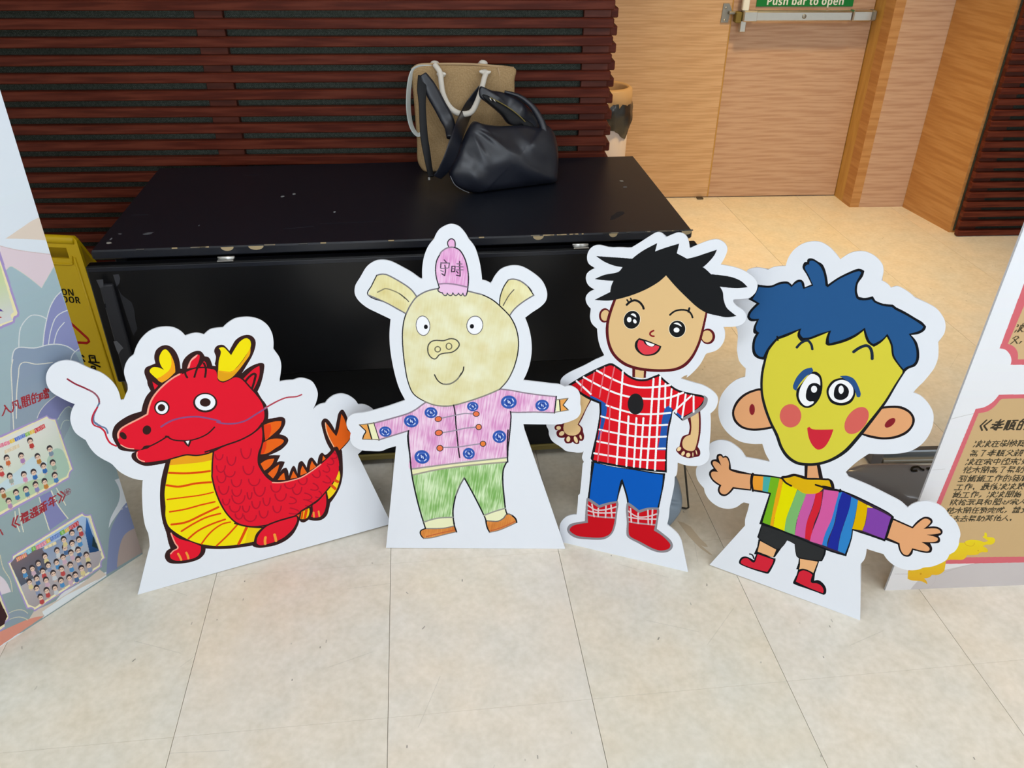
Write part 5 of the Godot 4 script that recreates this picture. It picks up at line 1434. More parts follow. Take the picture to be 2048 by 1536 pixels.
func wood(s: int, stops: Array, stretch: Vector3, rough: float, spec := 0.4) -> StandardMaterial3D:
	var a := soft_noise(0.012, 5, s, 512)
	var g := Gradient.new()
	g.offsets = PackedFloat32Array([0.25, 0.5, 0.75])
	g.colors = PackedColorArray(stops)
	var bytes := PackedByteArray()
	bytes.resize(512 * 512 * 3)
	for k in 512 * 512:
		var c := g.sample(a[k] / 255.0)
		bytes[k * 3] = c.r8
		bytes[k * 3 + 1] = c.g8
		bytes[k * 3 + 2] = c.b8
	var m := mat(Color.WHITE, rough, spec)
	m.albedo_texture = ImageTexture.create_from_image(Image.create_from_data(512, 512, false, Image.FORMAT_RGB8, bytes))
	m.uv1_triplanar = true
	m.uv1_world_triplanar = true
	m.uv1_triplanar_sharpness = 8.0
	m.uv1_scale = stretch
	return m

func weave(s: int, a: Color, b: Color, scale: float, rough: float) -> StandardMaterial3D:
	var im := Image.create(256, 256, false, Image.FORMAT_RGB8)
	var r := RandomNumberGenerator.new()
	r.seed = s
	for y in 64:
		for x in 64:
			var over := (x + y) % 2 == 0
			var c := a.lerp(b, r.randf() * 0.7 + (0.3 if over else 0.0))
			im.fill_rect(Rect2i(x * 4, y * 4, 4, 4), c.darkened(0.25))
			im.fill_rect(Rect2i(x * 4 + (0 if over else 1), y * 4 + (1 if over else 0), 4 if over else 2, 2 if over else 4), c)
	var m := mat(Color.WHITE, rough, 0.25)
	m.albedo_texture = ImageTexture.create_from_image(im)
	m.uv1_triplanar = true
	m.uv1_world_triplanar = true
	m.uv1_scale = Vector3.ONE * scale
	return m

func materials() -> void:
	M.foam = mat(rgb(226, 228, 234), 0.6, 0.35)
	M.slat = wood(11, [rgb(76, 27, 15), rgb(90, 36, 22), rgb(102, 46, 30)], Vector3(0.5, 7, 0.5), 0.45, 0.28)
	M.batten = wood(12, [rgb(84, 34, 20), rgb(96, 42, 26), rgb(108, 50, 34)], Vector3(0.6, 5, 0.6), 0.5, 0.4)
	M.mesh = weave(5, rgb(74, 80, 72), rgb(118, 124, 114), 5.0, 0.95)
	M.veneer = wood(21, [rgb(202, 162, 122), rgb(211, 172, 132), rgb(218, 182, 142)], Vector3(0.5, 9, 0.5), 0.45, 0.4)
	M.veneer_pale = wood(22, [rgb(188, 150, 124), rgb(198, 162, 136), rgb(206, 172, 146)], Vector3(0.5, 9, 0.5), 0.5, 0.4)
	M.veneer_dark = wood(23, [rgb(180, 128, 74), rgb(189, 138, 82), rgb(197, 147, 92)], Vector3(0.4, 5, 0.4), 0.4, 0.45)
	M.frame_wood = wood(24, [rgb(190, 146, 74), rgb(198, 154, 80), rgb(204, 162, 88)], Vector3(3, 0.5, 3), 0.4, 0.45)
	M.black = mat(rgb(21, 24, 33), 0.38, 0.5)
	M.leaf = mat(rgb(14, 14, 16), 0.34, 0.42)
	M.black_dull = mat(rgb(14, 14, 16), 0.6, 0.4)
	M.bare_wood = mat(rgb(126, 112, 62), 0.7, 0.3)
	M.steel = mat(rgb(208, 208, 206), 0.28, 0.5, 1.0)
	M.steel_dull = mat(rgb(150, 150, 146), 0.45, 0.5, 0.8)
	M.wire = mat(rgb(70, 66, 60), 0.4, 0.5, 0.7)
	M.leather = mat(rgb(25, 28, 39), 0.38, 0.55)
	M.leather_dull = mat(rgb(16, 17, 21), 0.6, 0.4)
	M.jute = weave(9, rgb(180, 146, 102), rgb(208, 176, 132), 7.0, 0.95)
	M.jute_trim = mat(rgb(190, 160, 124), 0.9, 0.2)
	M.cotton = mat(rgb(226, 218, 206), 0.85, 0.25)
	M.ribbon = mat(rgb(206, 210, 206), 0.8, 0.25)
	M.yellow = mat(rgb(222, 184, 8), 0.45, 0.45)
	M.ink = mat(rgb(28, 24, 12), 0.6, 0.3)
	M.ink_red = mat(rgb(176, 26, 20), 0.6, 0.3)
	M.green = mat(rgb(10, 128, 56), 0.5, 0.4)
	M.white_print = mat(rgb(238, 242, 238), 0.5, 0.4)
	M.paint = mat(rgb(222, 220, 214), 0.8, 0.3)
	M.ceiling = mat(rgb(228, 228, 224), 0.85, 0.3)
	M.bin = mat(rgb(196, 158, 112), 0.5, 0.4)
	M.bin_pale = mat(rgb(216, 200, 192), 0.5, 0.4)
	M.liner = mat(rgb(26, 27, 30), 0.3, 0.6)
	M.pouch = mat(rgb(138, 152, 166), 0.35, 0.5)
	M.silver_sheet = mat(rgb(128, 129, 138), 0.2, 0.6)
	M.lamp = mat(rgb(240, 240, 240), 0.6, 0.3)
	M.lamp.emission_enabled = true
	M.lamp.emission = Color(1, 0.98, 0.95)
	M.lamp.emission_energy_multiplier = 2.0
	M.daylight = mat(rgb(236, 240, 246), 0.5, 0.4)
	M.daylight.emission_enabled = true
	M.daylight.emission = Color(0.9, 0.95, 1.0)
	M.daylight.emission_energy_multiplier = 1.2
	M.lamp_warm = mat(rgb(240, 236, 226), 0.6, 0.3)
	M.lamp_warm.emission_enabled = true
	M.lamp_warm.emission = Color(1, 0.82, 0.55)
	M.lamp_warm.emission_energy_multiplier = 3.0

# ---------------------------------------------------------------- light fittings
func ceiling_panel(x: float, z: float, w: float, d: float, energy: float, label: String) -> void:
	var t := thing("ceiling_light", label, "ceiling light", at(x, CEIL, z), "ceiling light panels")
	part("frame", box(Vector3(w + 0.06, 0.03, d + 0.06), 0.004), M.paint, t, at(0, -0.016, 0))
	part("diffuser", box(Vector3(w, 0.012, d), 0.002), M.lamp, t, at(0, -0.037, 0))
	var a := AreaLight3D.new()
	a.name = "panel_glow"
	a.area_size = Vector2(w, d)
	a.light_color = COOL
	a.light_energy = energy
	a.area_range = 14.0
	a.area_attenuation = 2.0
	a.shadow_enabled = true
	a.transform = Transform3D(Basis(Vector3.RIGHT, -PI / 2), Vector3(x, CEIL - 0.05, z))
	add_child(a, true)

func downlight(x: float, z: float, energy: float, label: String) -> void:
	var t := thing("downlight", label, "ceiling light", at(x, CEIL, z))
	part("trim_ring", lathe(PackedVector2Array([Vector2(0.075, -0.001), Vector2(0.095, -0.001), Vector2(0.098, -0.01), Vector2(0.09, -0.018), Vector2(0.075, -0.012), Vector2(0.075, -0.001)])), M.paint, t)
	part("lamp_face", lathe(PackedVector2Array([Vector2(0.0, -0.008), Vector2(0.074, -0.008), Vector2(0.074, -0.003), Vector2(0.0, -0.003)])), M.lamp_warm, t)
	var a := SpotLight3D.new()
	a.name = "downlight_glow"
	a.light_color = Color(1.0, 0.86, 0.6)
	a.light_energy = energy
	a.light_size = 0.12
	a.spot_angle = 42.0
	a.spot_angle_attenuation = 1.0
	a.spot_range = 8.0
	a.spot_attenuation = 2.0
	a.shadow_enabled = true
	a.transform = Transform3D(Basis(Vector3.RIGHT, -PI / 2), Vector3(x, CEIL - 0.03, z))
	add_child(a, true)

# ---------------------------------------------------------------- setting
func floor_and_room() -> void:
	var fl := structure("floor", "beige mottled vinyl tile floor with thin dark seams")
	var turn := Basis(Vector3.UP, TILE_TURN)
	var mats := []
	for k in 3:
		var m := mat(Color.WHITE, 0.38, 0.4)
		m.albedo_texture = vinyl(31 + k * 10, [rgb(222, 212, 196), rgb(224, 214, 199), rgb(220, 211, 194)][k])
		m.uv1_triplanar = true
		m.uv1_world_triplanar = true
		m.uv1_scale = Vector3.ONE * 0.8
		m.uv1_offset = Vector3(0.37 * k, 0, 0.21 * k)
		mats.append(m)
	part("screed", box(Vector3(9.4, 0.1, 9.6), 0.001), mat(rgb(96, 82, 62), 0.9, 0.2), fl, at(0.2, -0.0535, -0.3))
	var shape := box(Vector3(TILE.x - 0.0011, 0.004, TILE.y - 0.0004), 0.0003)
	var rest := SurfaceTool.new()
	rest.begin(Mesh.PRIMITIVE_TRIANGLES)
	for i in range(-12, 13):
		for j in range(-11, 13):
			var c := turn * Vector3(TILE_X + (i + 0.5) * TILE.x, 0, TILE_Z + (j + 0.5) * TILE.y)
			if c.x < -4.3 or c.x > 4.6 or c.z < -4.9 or c.z > 4.3:
				continue
			var t := Transform3D(turn, c + Vector3(0, -0.002, 0))
			if c.z < -0.6 and c.x > -1.7 and c.x < 3.0 and not (c.z < -3.1 and c.x < 0.2):
				part("floor_tile", shape, mats[posmod(i * 7 + j * 3, 3)], fl, t)
			else:
				rest.append_from(shape, 0, t)
	var o := part("floor_tile", rest.commit(), mats[0], fl)
	o.set_meta("kind", "stuff")
	# old glue streak between two cutouts
	var st := PackedVector2Array()
	for v in [Vector2(0.5900, 1.8018), Vector2(0.6001, 1.7962), Vector2(0.6060, 1.7925), Vector2(0.6222, 1.7750), Vector2(0.6288, 1.7516), Vector2(0.6367, 1.7253), Vector2(0.6482, 1.7008), Vector2(0.6497, 1.6898), Vector2(0.6414, 1.6917), Vector2(0.6322, 1.6985), Vector2(0.6394, 1.6840), Vector2(0.6528, 1.6602), Vector2(0.6537, 1.6556), Vector2(0.6464, 1.6605), Vector2(0.6273, 1.6878), Vector2(0.6161, 1.7135), Vector2(0.6055, 1.7430), Vector2(0.5984, 1.7696)]:
		st.append(v)
	var stain := prism(st, 0.0004, 0.0001)
	part("glue_residue", stain, mat(rgb(200, 182, 156), 0.5, 0.35), fl, Transform3D(Basis(Vector3.RIGHT, -PI / 2), Vector3.ZERO))
	var ce := structure("ceiling")
	part("ceiling_slab", box(Vector3(9.4, 0.12, 9.6), 0.002), M.ceiling, ce, at(0.2, CEIL + 0.06, -0.3))
	var wn := structure("window_1", "wide bright window in the wall behind the viewpoint")
	part("window_frame", box(Vector3(4.1, 1.7, 0.05), 0.004), M.paint, wn, at(0.8, 1.65, 4.23))
	part("daylight_pane", box(Vector3(3.9, 1.5, 0.012), 0.002), M.daylight, wn, at(0.8, 1.65, 4.2))
	var dl := AreaLight3D.new()
	dl.name = "window_daylight"
	dl.area_size = Vector2(3.9, 1.5)
	dl.light_color = Color(0.9, 0.95, 1.0)
	dl.light_energy = DAY
	dl.area_range = 14.0
	dl.area_attenuation = 2.0
	dl.shadow_enabled = true
	dl.position = Vector3(0.8, 1.65, 4.18)
	add_child(dl, true)
	for w in [["wall_left", Vector3(0.12, CEIL, 9.4), Vector3(-4.3, CEIL / 2, -0.3)], ["wall_right", Vector3(0.12, CEIL, 9.4), Vector3(4.6, CEIL / 2, -0.3)], ["wall_front", Vector3(9.0, CEIL, 0.12), Vector3(0.15, CEIL / 2, 4.3)]]:
		var s := structure(w[0])
		part("plaster", box(w[1], 0.002), M.paint, s, Transform3D(Basis(), w[2]))

func slat_run(parent: Node3D, x0: float, x1: float, z: float, first: float, pitch: float, count: int, high: float, deep: float) -> void:
	var shape := box(Vector3(x1 - x0, high, deep), 0.003)
	for k in count:
		part("slat", shape, M.slat, parent, at((x0 + x1) / 2, first + pitch * k - high / 2, z - deep / 2))

func walls() -> void:
	# slatted wall behind the table
	var wl := structure("wall_back", "dark reddish-brown horizontal timber slats over dark mesh")
	part("wall_core", box(Vector3(4.74, CEIL, 1.6), 0.002), M.paint, wl, at(-1.89, CEIL / 2, -3.78))
	part("mesh_lining", box(Vector3(4.7, CEIL - 0.02, 0.012), 0.001), M.mesh, wl, at(-1.87, CEIL / 2, -2.964))
	var bw := 0.09
	for x in [-2.05, -0.8, 0.452]:
		part("batten", box(Vector3(bw, CEIL - 0.02, 0.028), 0.002), M.batten, wl, at(x, CEIL / 2, -2.945))
	slat_run(wl, -4.2, 0.503, -2.9, 0.745 - 0.0548 * 13, 0.0548, 51, 0.031, 0.03)
	var side := box(Vector3(0.026, 0.031, 0.28), 0.003)
	for k in 50:
		part("side_slat", side, M.slat, wl, at(0.508, 0.745 - 0.0548 * 12.5 + 0.0548 * k - 0.0155, -3.075))
	# door wall
	var wd := structure("wall_door", "pale wood-veneered wall around the double door")
	part("wall_mass", box(Vector3(4.2, CEIL, 0.3), 0.002), M.paint, wd, at(2.5, CEIL / 2, -4.79))
	part("lintel_panel", box(Vector3(1.66, CEIL - 2.12, 0.08), 0.002), M.veneer, wd, at(1.32, 2.12 + (CEIL - 2.12) / 2, -4.6))
	var d1 := structure("door_1", "left leaf of the wood-veneer double door")
	part("door_leaf", box(Vector3(0.895, 2.1, 0.045), 0.0015), M.veneer, d1, at(0.944, 1.055, -4.5775))
	part("keeper_plate", prism(PackedVector2Array([Vector2(-0.022, -0.045), Vector2(0.016, -0.045), Vector2(0.02, 0.0), Vector2(0.03, 0.005), Vector2(0.024, 0.022), Vector2(0.012, 0.045), Vector2(-0.018, 0.045)]), 0.006, 0.0), M.steel_dull, d1, at(1.362, 0.975, -4.555), "grey metal keeper plate with screws")
	part("keeper_arm", box(Vector3(0.042, 0.014, 0.03), 0.003), M.steel_dull, d1, at(1.392, 0.978, -4.54))
	for y in [0.942, 1.0]:
		part("screw", lathe(PackedVector2Array([Vector2(0.0, 0.003), Vector2(0.004, 0.003), Vector2(0.006, 0.0)]), 12), M.steel, d1, Transform3D(Basis(Vector3.RIGHT, PI / 2), Vector3(1.358, y, -4.549)))
	part("floor_plate", box(Vector3(0.035, 0.006, 0.03), 0.001), M.wire, d1, at(1.345, 0.004, -4.535))
	var d2 := structure("door_2", "right leaf of the wood-veneer double door with a push bar")
	part("door_leaf", box(Vector3(0.74, 2.1, 0.045), 0.0015), M.veneer_pale, d2, at(1.767, 1.055, -4.5775))
	part("edge_strip", box(Vector3(0.006, 2.1, 0.046), 0.001), M.frame_wood, d2, at(1.394, 1.055, -4.577))
	var bar := part("push_bar", box(Vector3(0.52, 0.048, 0.045), 0.006), M.steel, d2, at(1.735, 0.968, -4.5), "brushed steel panic push bar")
	part("end_block", box(Vector3(0.075, 0.052, 0.06), 0.006), M.steel, bar, at(-0.265, 0, -0.006))
	part("end_block", box(Vector3(0.1, 0.052, 0.06), 0.006), M.steel, bar, at(0.315, 0.001, -0.008))
	part("end_cap", box(Vector3(0.025, 0.05, 0.058), 0.006), M.steel_dull, bar, at(0.378, 0.002, -0.01))
	part("key_cylinder", lathe(PackedVector2Array([Vector2(0.0, 0.004), Vector2(0.008, 0.004), Vector2(0.011, 0.002), Vector2(0.011, 0.0)]), 20), M.steel_dull, bar, Transform3D(Basis(Vector3.RIGHT, PI / 2), Vector3(0.01, 0, 0.0225)))
	part("latch_bolt", box(Vector3(0.03, 0.055, 0.035), 0.003), M.steel, bar, at(-0.29, -0.05, -0.02))
	part("latch_case", box(Vector3(0.03, 0.05, 0.05), 0.003), M.bare_wood, bar, at(-0.318, -0.008, -0.025))
	part("vertical_rod", box(Vector3(0.034, 0.9, 0.03), 0.004), M.white_print, bar, at(-0.29, 0.475, -0.01), "white upright rod cover")
	var sg := part("push_sign", box(Vector3(0.505, 0.17, 0.004), 0.001), M.green, d2, at(1.766, 1.09, -4.552), "green sign with white lettering reading Push bar to open")
	var tm := TextMesh.new()
	var fnt := SystemFont.new()
	fnt.font_names = PackedStringArray(["Droid Sans"])
	fnt.font_weight = 700
	tm.font = fnt
	tm.text = "Push bar to open"
	tm.font_size = 64
	tm.pixel_size = 0.00078
	tm.depth = 0.001
	part("lettering", tm, M.white_print, sg, at(0.0, -0.06, 0.0028))
	# jamb and stepped wall to the right
	var tj := structure("trim_1", "varnished door frame post")
	part("door_post", prism(PackedVector2Array([Vector2(2.139, 4.6), Vector2(2.2, 4.6), Vector2(2.2, 4.452), Vector2(2.1425, 4.452)]), CEIL, 0.0), M.frame_wood, tj, UPRIGHT)
	var wr := structure("wall_recess", "wood-veneered stepped wall beside the door")
	part("reveal_edge", prism(PackedVector2Array([Vector2(2.1425, 4.4519), Vector2(2.2, 4.4519), Vector2(2.2, 4.36), Vector2(2.148, 4.36)]), CEIL, 0.0), M.veneer_dark, wr, UPRIGHT)
	part("recess_panel", prism(PackedVector2Array([Vector2(2.2, 4.6), Vector2(2.6, 4.6), Vector2(2.6, 4.356), Vector2(2.2, 4.3599)]), CEIL, 0.0), M.veneer_pale, wr, UPRIGHT)
	part("return_panel", prism(PackedVector2Array([Vector2(2.449, 4.3555), Vector2(2.9, 4.355), Vector2(2.9, 3.965), Vector2(2.516, 3.965)]), CEIL, 0.0), M.veneer_dark, wr, UPRIGHT)
	var w2 := structure("wall_slatted", "second dark slatted timber wall at the right")
	part("mesh_lining", box(Vector3(2.0, CEIL - 0.02, 0.02), 0.001), M.mesh, w2, at(3.53, CEIL / 2, -3.975))
	part("batten", box(Vector3(0.09, CEIL - 0.02, 0.03), 0.002), M.batten, w2, at(2.585, CEIL / 2, -3.948))
	part("batten", box(Vector3(0.09, CEIL - 0.02, 0.03), 0.002), M.batten, w2, at(3.8, CEIL / 2, -3.948))
	part("wall_mass", box(Vector3(2.0, CEIL, 0.4), 0.002), M.paint, w2, at(3.55, CEIL / 2, -4.19))
	slat_run(w2, 2.523, 4.5, -3.903, 0.032, 0.0503, 55, 0.029, 0.03)
	var dk := box(Vector3(0.03, 0.02, 0.02), 0.002)

# ---------------------------------------------------------------- furniture and things
func table() -> void:
	var t := thing("drop_leaf_table", "long scuffed black table with a hanging front leaf and two silver hinges", "table", TABLE_AT)
	var L := 1.62
	var lid := part("table_top", box(Vector3(L, 0.026, 0.715), 0.004), M.black, t, at(L / 2, 0.722, -0.3575), "black top with chipped front edge")
	part("front_leaf", box(Vector3(L + 0.024, 0.355, 0.03), 0.004), M.leaf, t, at(L / 2, 0.526, 0.014), "hanging black front leaf")
	part("leaf_rail", box(Vector3(L + 0.024, 0.02, 0.034), 0.005), M.black, t, at(L / 2, 0.6935, 0.013))
	for x in [0.345, 1.3]:
		var hg := part("hinge", box(Vector3(0.042, 0.004, 0.03), 0.001), M.steel, t, at(x, 0.7055, 0.017), "silver hinge plate")
		part("hinge_pin", tube(PackedVector3Array([Vector3(-0.022, 0.003, -0.004), Vector3(0.022, 0.003, -0.004)]), 0.004, 10), M.steel, hg)
	part("side_panel", box(Vector3(0.03, 0.6, 0.66), 0.003), M.black_dull, t, at(0.06, 0.4, -0.36))
	part("side_panel", box(Vector3(0.03, 0.6, 0.66), 0.003), M.black_dull, t, at(L - 0.06, 0.4, -0.36))
	part("back_panel", box(Vector3(L - 0.15, 0.6, 0.02), 0.003), M.black_dull, t, at(L / 2, 0.4, -0.66))
	part("lower_panel", box(Vector3(L - 0.02, 0.3, 0.02), 0.003), M.black_dull, t, at(L / 2, 0.19, -0.03))
	part("bottom_rail", box(Vector3(L - 0.02, 0.02, 0.06), 0.003), M.bare_wood, t, at(L / 2, 0.034, 0.0), "bare wood strip under the front")
	part("plinth", box(Vector3(L - 0.02, 0.075, 0.05), 0.003), M.black_dull, t, at(L / 2, 0.0815, 0.0))
	part("leaf_bracket", box(Vector3(0.034, 0.31, 0.014), 0.003), mat(rgb(46, 46, 50), 0.5, 0.4), t, at(0.032, 0.5, 0.036), "worn grey bracket on the leaf")
	for x in [0.1, L - 0.1]:
		for z in [-0.1, -0.6]:
			part("caster", tube(PackedVector3Array([Vector3(-0.011, 0, 0), Vector3(0.011, 0, 0)]), 0.022, 16), M.wire, t, at(x, 0.022, z))
			part("caster_bracket", box(Vector3(0.04, 0.08, 0.05), 0.003), M.wire, t, at(x, 0.075, z))
	var r := RandomNumberGenerator.new()
	r.seed = 5
	# paint worn off in flecks along the front edge, and pale scuffs on top
	for k in 46:
		var x := r.randf_range(0.01, L - 0.01)
		var w := r.randf_range(0.004, 0.03)
		if x > 0.55 and x < 1.15 and k % 3 > 0:
			continue
		part("paint_chip", box(Vector3(w, 0.0035, 0.0035), 0.0012), CHIP[k % 3], t, at(x, 0.7342, -0.0012))
	for c in [[0.355, 0.034], [0.43, 0.04], [1.19, 0.03], [1.4, 0.024], [1.61, 0.03]]:
		var pts := PackedVector2Array()
		for j in 9:
			var a := PI * j / 8.0
			pts.append(Vector2(cos(a) * c[1] / 2, -0.0005 - sin(a) * 0.011))
		part("paint_chip", prism(pts, 0.0006, 0.0), CHIP[0], t, at(c[0] - 0.006, 0.7335, 0.0))
	for s in SCUFFS:
		var pts2 := PackedVector2Array()
		for j in 12:
			var a2 := TAU * j / 12
			var q: Vector2 = Vector2(cos(a2) * s[2], sin(a2) * s[3]) * r.randf_range(0.75, 1.15)
			pts2.append(q.rotated(s[4]))
		part("scuff_mark", prism(pts2, 0.0003, 0.0), mat(Color(s[5]), 0.6, 0.3), t, Transform3D(Basis(Vector3.RIGHT, -PI / 2), Vector3(s[0], 0.735, -s[1])))
	for s in LEAF_SCUFFS:
		var pts3 := PackedVector2Array()
		for v in s[1]:
			pts3.append(v)
		part("scuff_mark", prism(pts3, 0.0004, 0.0), mat(Color(s[0]), 0.6, 0.3), t, at(0, 0, s[2]))

func tote() -> void:
	var t := thing("tote_bag", "brown jute tote bag with white rope handles standing against the slatted wall", "bag", TOTE_AT)
	part("body", pillow(smooth_loop(TOTE_OUT), Vector2(0.15, 0.16), 0.012, 0.105, 14.0, func(p: Vector2) -> float: return 0.006 * sin(p.x * 46.0 + p.y * 6.0) * smoothstep(0.0, 0.2, p.y), 0.0875), M.jute, t)
	part("hem", tube(smooth3(TOTE_HEM, 5), 0.0035, 8), M.jute_trim, t)
	part("seam_fold", tube(smooth3(TOTE_SEAM, 4), 0.003, 8), M.jute_trim, t)
	var h1 := part("rope_handle", tube(smooth3(TOTE_HANDLE, 8), [0.0085, 0.0085, 0.0095, 0.0085, 0.0085], 12), M.cotton, t, at(0, 0, 0), "thick white rope handle hanging in front")
	var h2 := part("rope_handle", tube(smooth3(TOTE_BACK, 8), 0.0095, 12), M.cotton, t, at(0, 0, 0), "thick white rope handle at the back")
	for k in TOTE_KNOTS:
		var kn := SphereMesh.new()
		kn.radius = 0.0125
		kn.height = 0.022
		kn.radial_segments = 16
		kn.rings = 8
		part("knot", kn, M.cotton, h1 if k[1] == 0 else h2, Transform3D(Basis(Vector3.FORWARD, 0.7).scaled(Vector3(1.2, 0.8, 0.9)), k[0]))
	for tail in TOTE_TAILS:
		part("rope_end", tube(smooth3(tail, 3), [0.007, 0.006, 0.002], 8), M.cotton, h1)
	part("ribbon", tube(smooth3(TOTE_RIBBON, 8), [0.006, 0.006, 0.009, 0.012, 0.012, 0.01, 0.006], 10, 0.0016, Vector3(1, 0, 0.4)), M.ribbon, t, at(0, 0, 0), "white cotton ribbon looping over the side")

func smooth_loop(p: PackedVector2Array) -> PackedVector2Array:
	var out := PackedVector2Array()
	var n := p.size()
	for k in n:
		for j in 6:
			out.append(p[k].cubic_interpolate(p[(k + 1) % n], p[(k - 1 + n) % n], p[(k + 2) % n], j / 6.0))
	return out

func crease(p: Vector2, a: Vector2, b: Vector2, w: float) -> float:
	var q := Geometry2D.get_closest_point_to_segment(p, a, b)
	var d := p.distance_to(q) / w
	return exp(-d * d)

func handbag() -> void:
	var t := thing("handbag", "slouchy black leather shoulder bag leaning on the jute tote", "bag", BAG_AT)
	part("body", pillow(smooth_loop(BAG_BODY), BAG_MID, 0.06, 0.05, 2.1, func(p: Vector2) -> float:
		var q := p - BAG_GATHER
		var r := q.length()
		var a := atan2(q.y, q.x)
		var f := 0.0075 * sin(a * 8.5 + 0.6 + r * 7.0) * smoothstep(0.012, 0.06, r) * exp(-r / 0.13)
		f += 0.005 * sin(a * 19.0 + 2.0) * smoothstep(0.02, 0.05, r) * exp(-r / 0.06)
		f -= 0.016 * crease(p, Vector2(0.13, 0.185), Vector2(0.17, 0.165), 0.028)
		f += 0.006 * crease(p, Vector2(0.16, 0.15), Vector2(0.19, 0.03), 0.03)
		f += 0.0045 * sin(p.x * 34.0 + p.y * 52.0 + sin(p.x * 40.0))
		return f, 0.2493), M.leather, t)
	part("opening_flap", pillow(smooth_loop(BAG_FLAP), BAG_FLAP_MID, 0.022, 0.03, 2.4, func(p: Vector2) -> float: return 0.006 * sin(p.x * 60.0 - p.y * 40.0)), M.leather, t, at(0, 0, -0.03))
	part("lining", pillow(smooth_loop(BAG_LINING), BAG_LINING_MID, 0.008, 0.01, 3.0, func(_p: Vector2) -> float: return 0.0), M.leather_dull, t, at(0, 0, -0.008))
	part("rim", tube(smooth3(BAG_RIM, 8), [0.004, 0.008, 0.011, 0.012, 0.01, 0.006], 10), M.leather, t)
	part("gusset", tube(smooth3(BAG_GUSSET, 8), [0.012, 0.02, 0.022, 0.021, 0.022, 0.018, 0.012], 14, 0.01, Vector3(1, 0.5, 0)), M.leather, t)
	part("zip", tube(smooth3(BAG_ZIP, 6), 0.0016, 6), M.bare_wood, t)
	part("zip_pull", tube(smooth3(BAG_PULL, 2), 0.0022, 6), M.steel, t, at(0, 0, 0), "small silver zip pull")
	part("zip_pull", tube(smooth3(BAG_PULL2, 2), 0.0022, 6), M.steel, t)
	part("shoulder_strap", tube(smooth3(BAG_STRAP, 8), [0.016, 0.022, 0.026, 0.029, 0.029, 0.027, 0.02], 12, 0.003, Vector3(1, 0.4, 0)), M.leather, t, at(0, 0, 0), "broad flat black strap")
	part("thin_strap", tube(smooth3(BAG_THIN, 8), [0.014, 0.015, 0.011, 0.012, 0.012, 0.01, 0.009], 12, 0.003, Vector3(1, 0, 0)), M.leather_dull, t)
	part("strap_buckle", box(Vector3(0.007, 0.01, 0.004), 0.0015), M.steel_dull, t, Transform3D(Basis(), BAG_BUCKLE))
	part("piping", tube(smooth3(BAG_PIPING, 5), 0.0016, 6), mat(rgb(96, 96, 100), 0.4, 0.5), t)

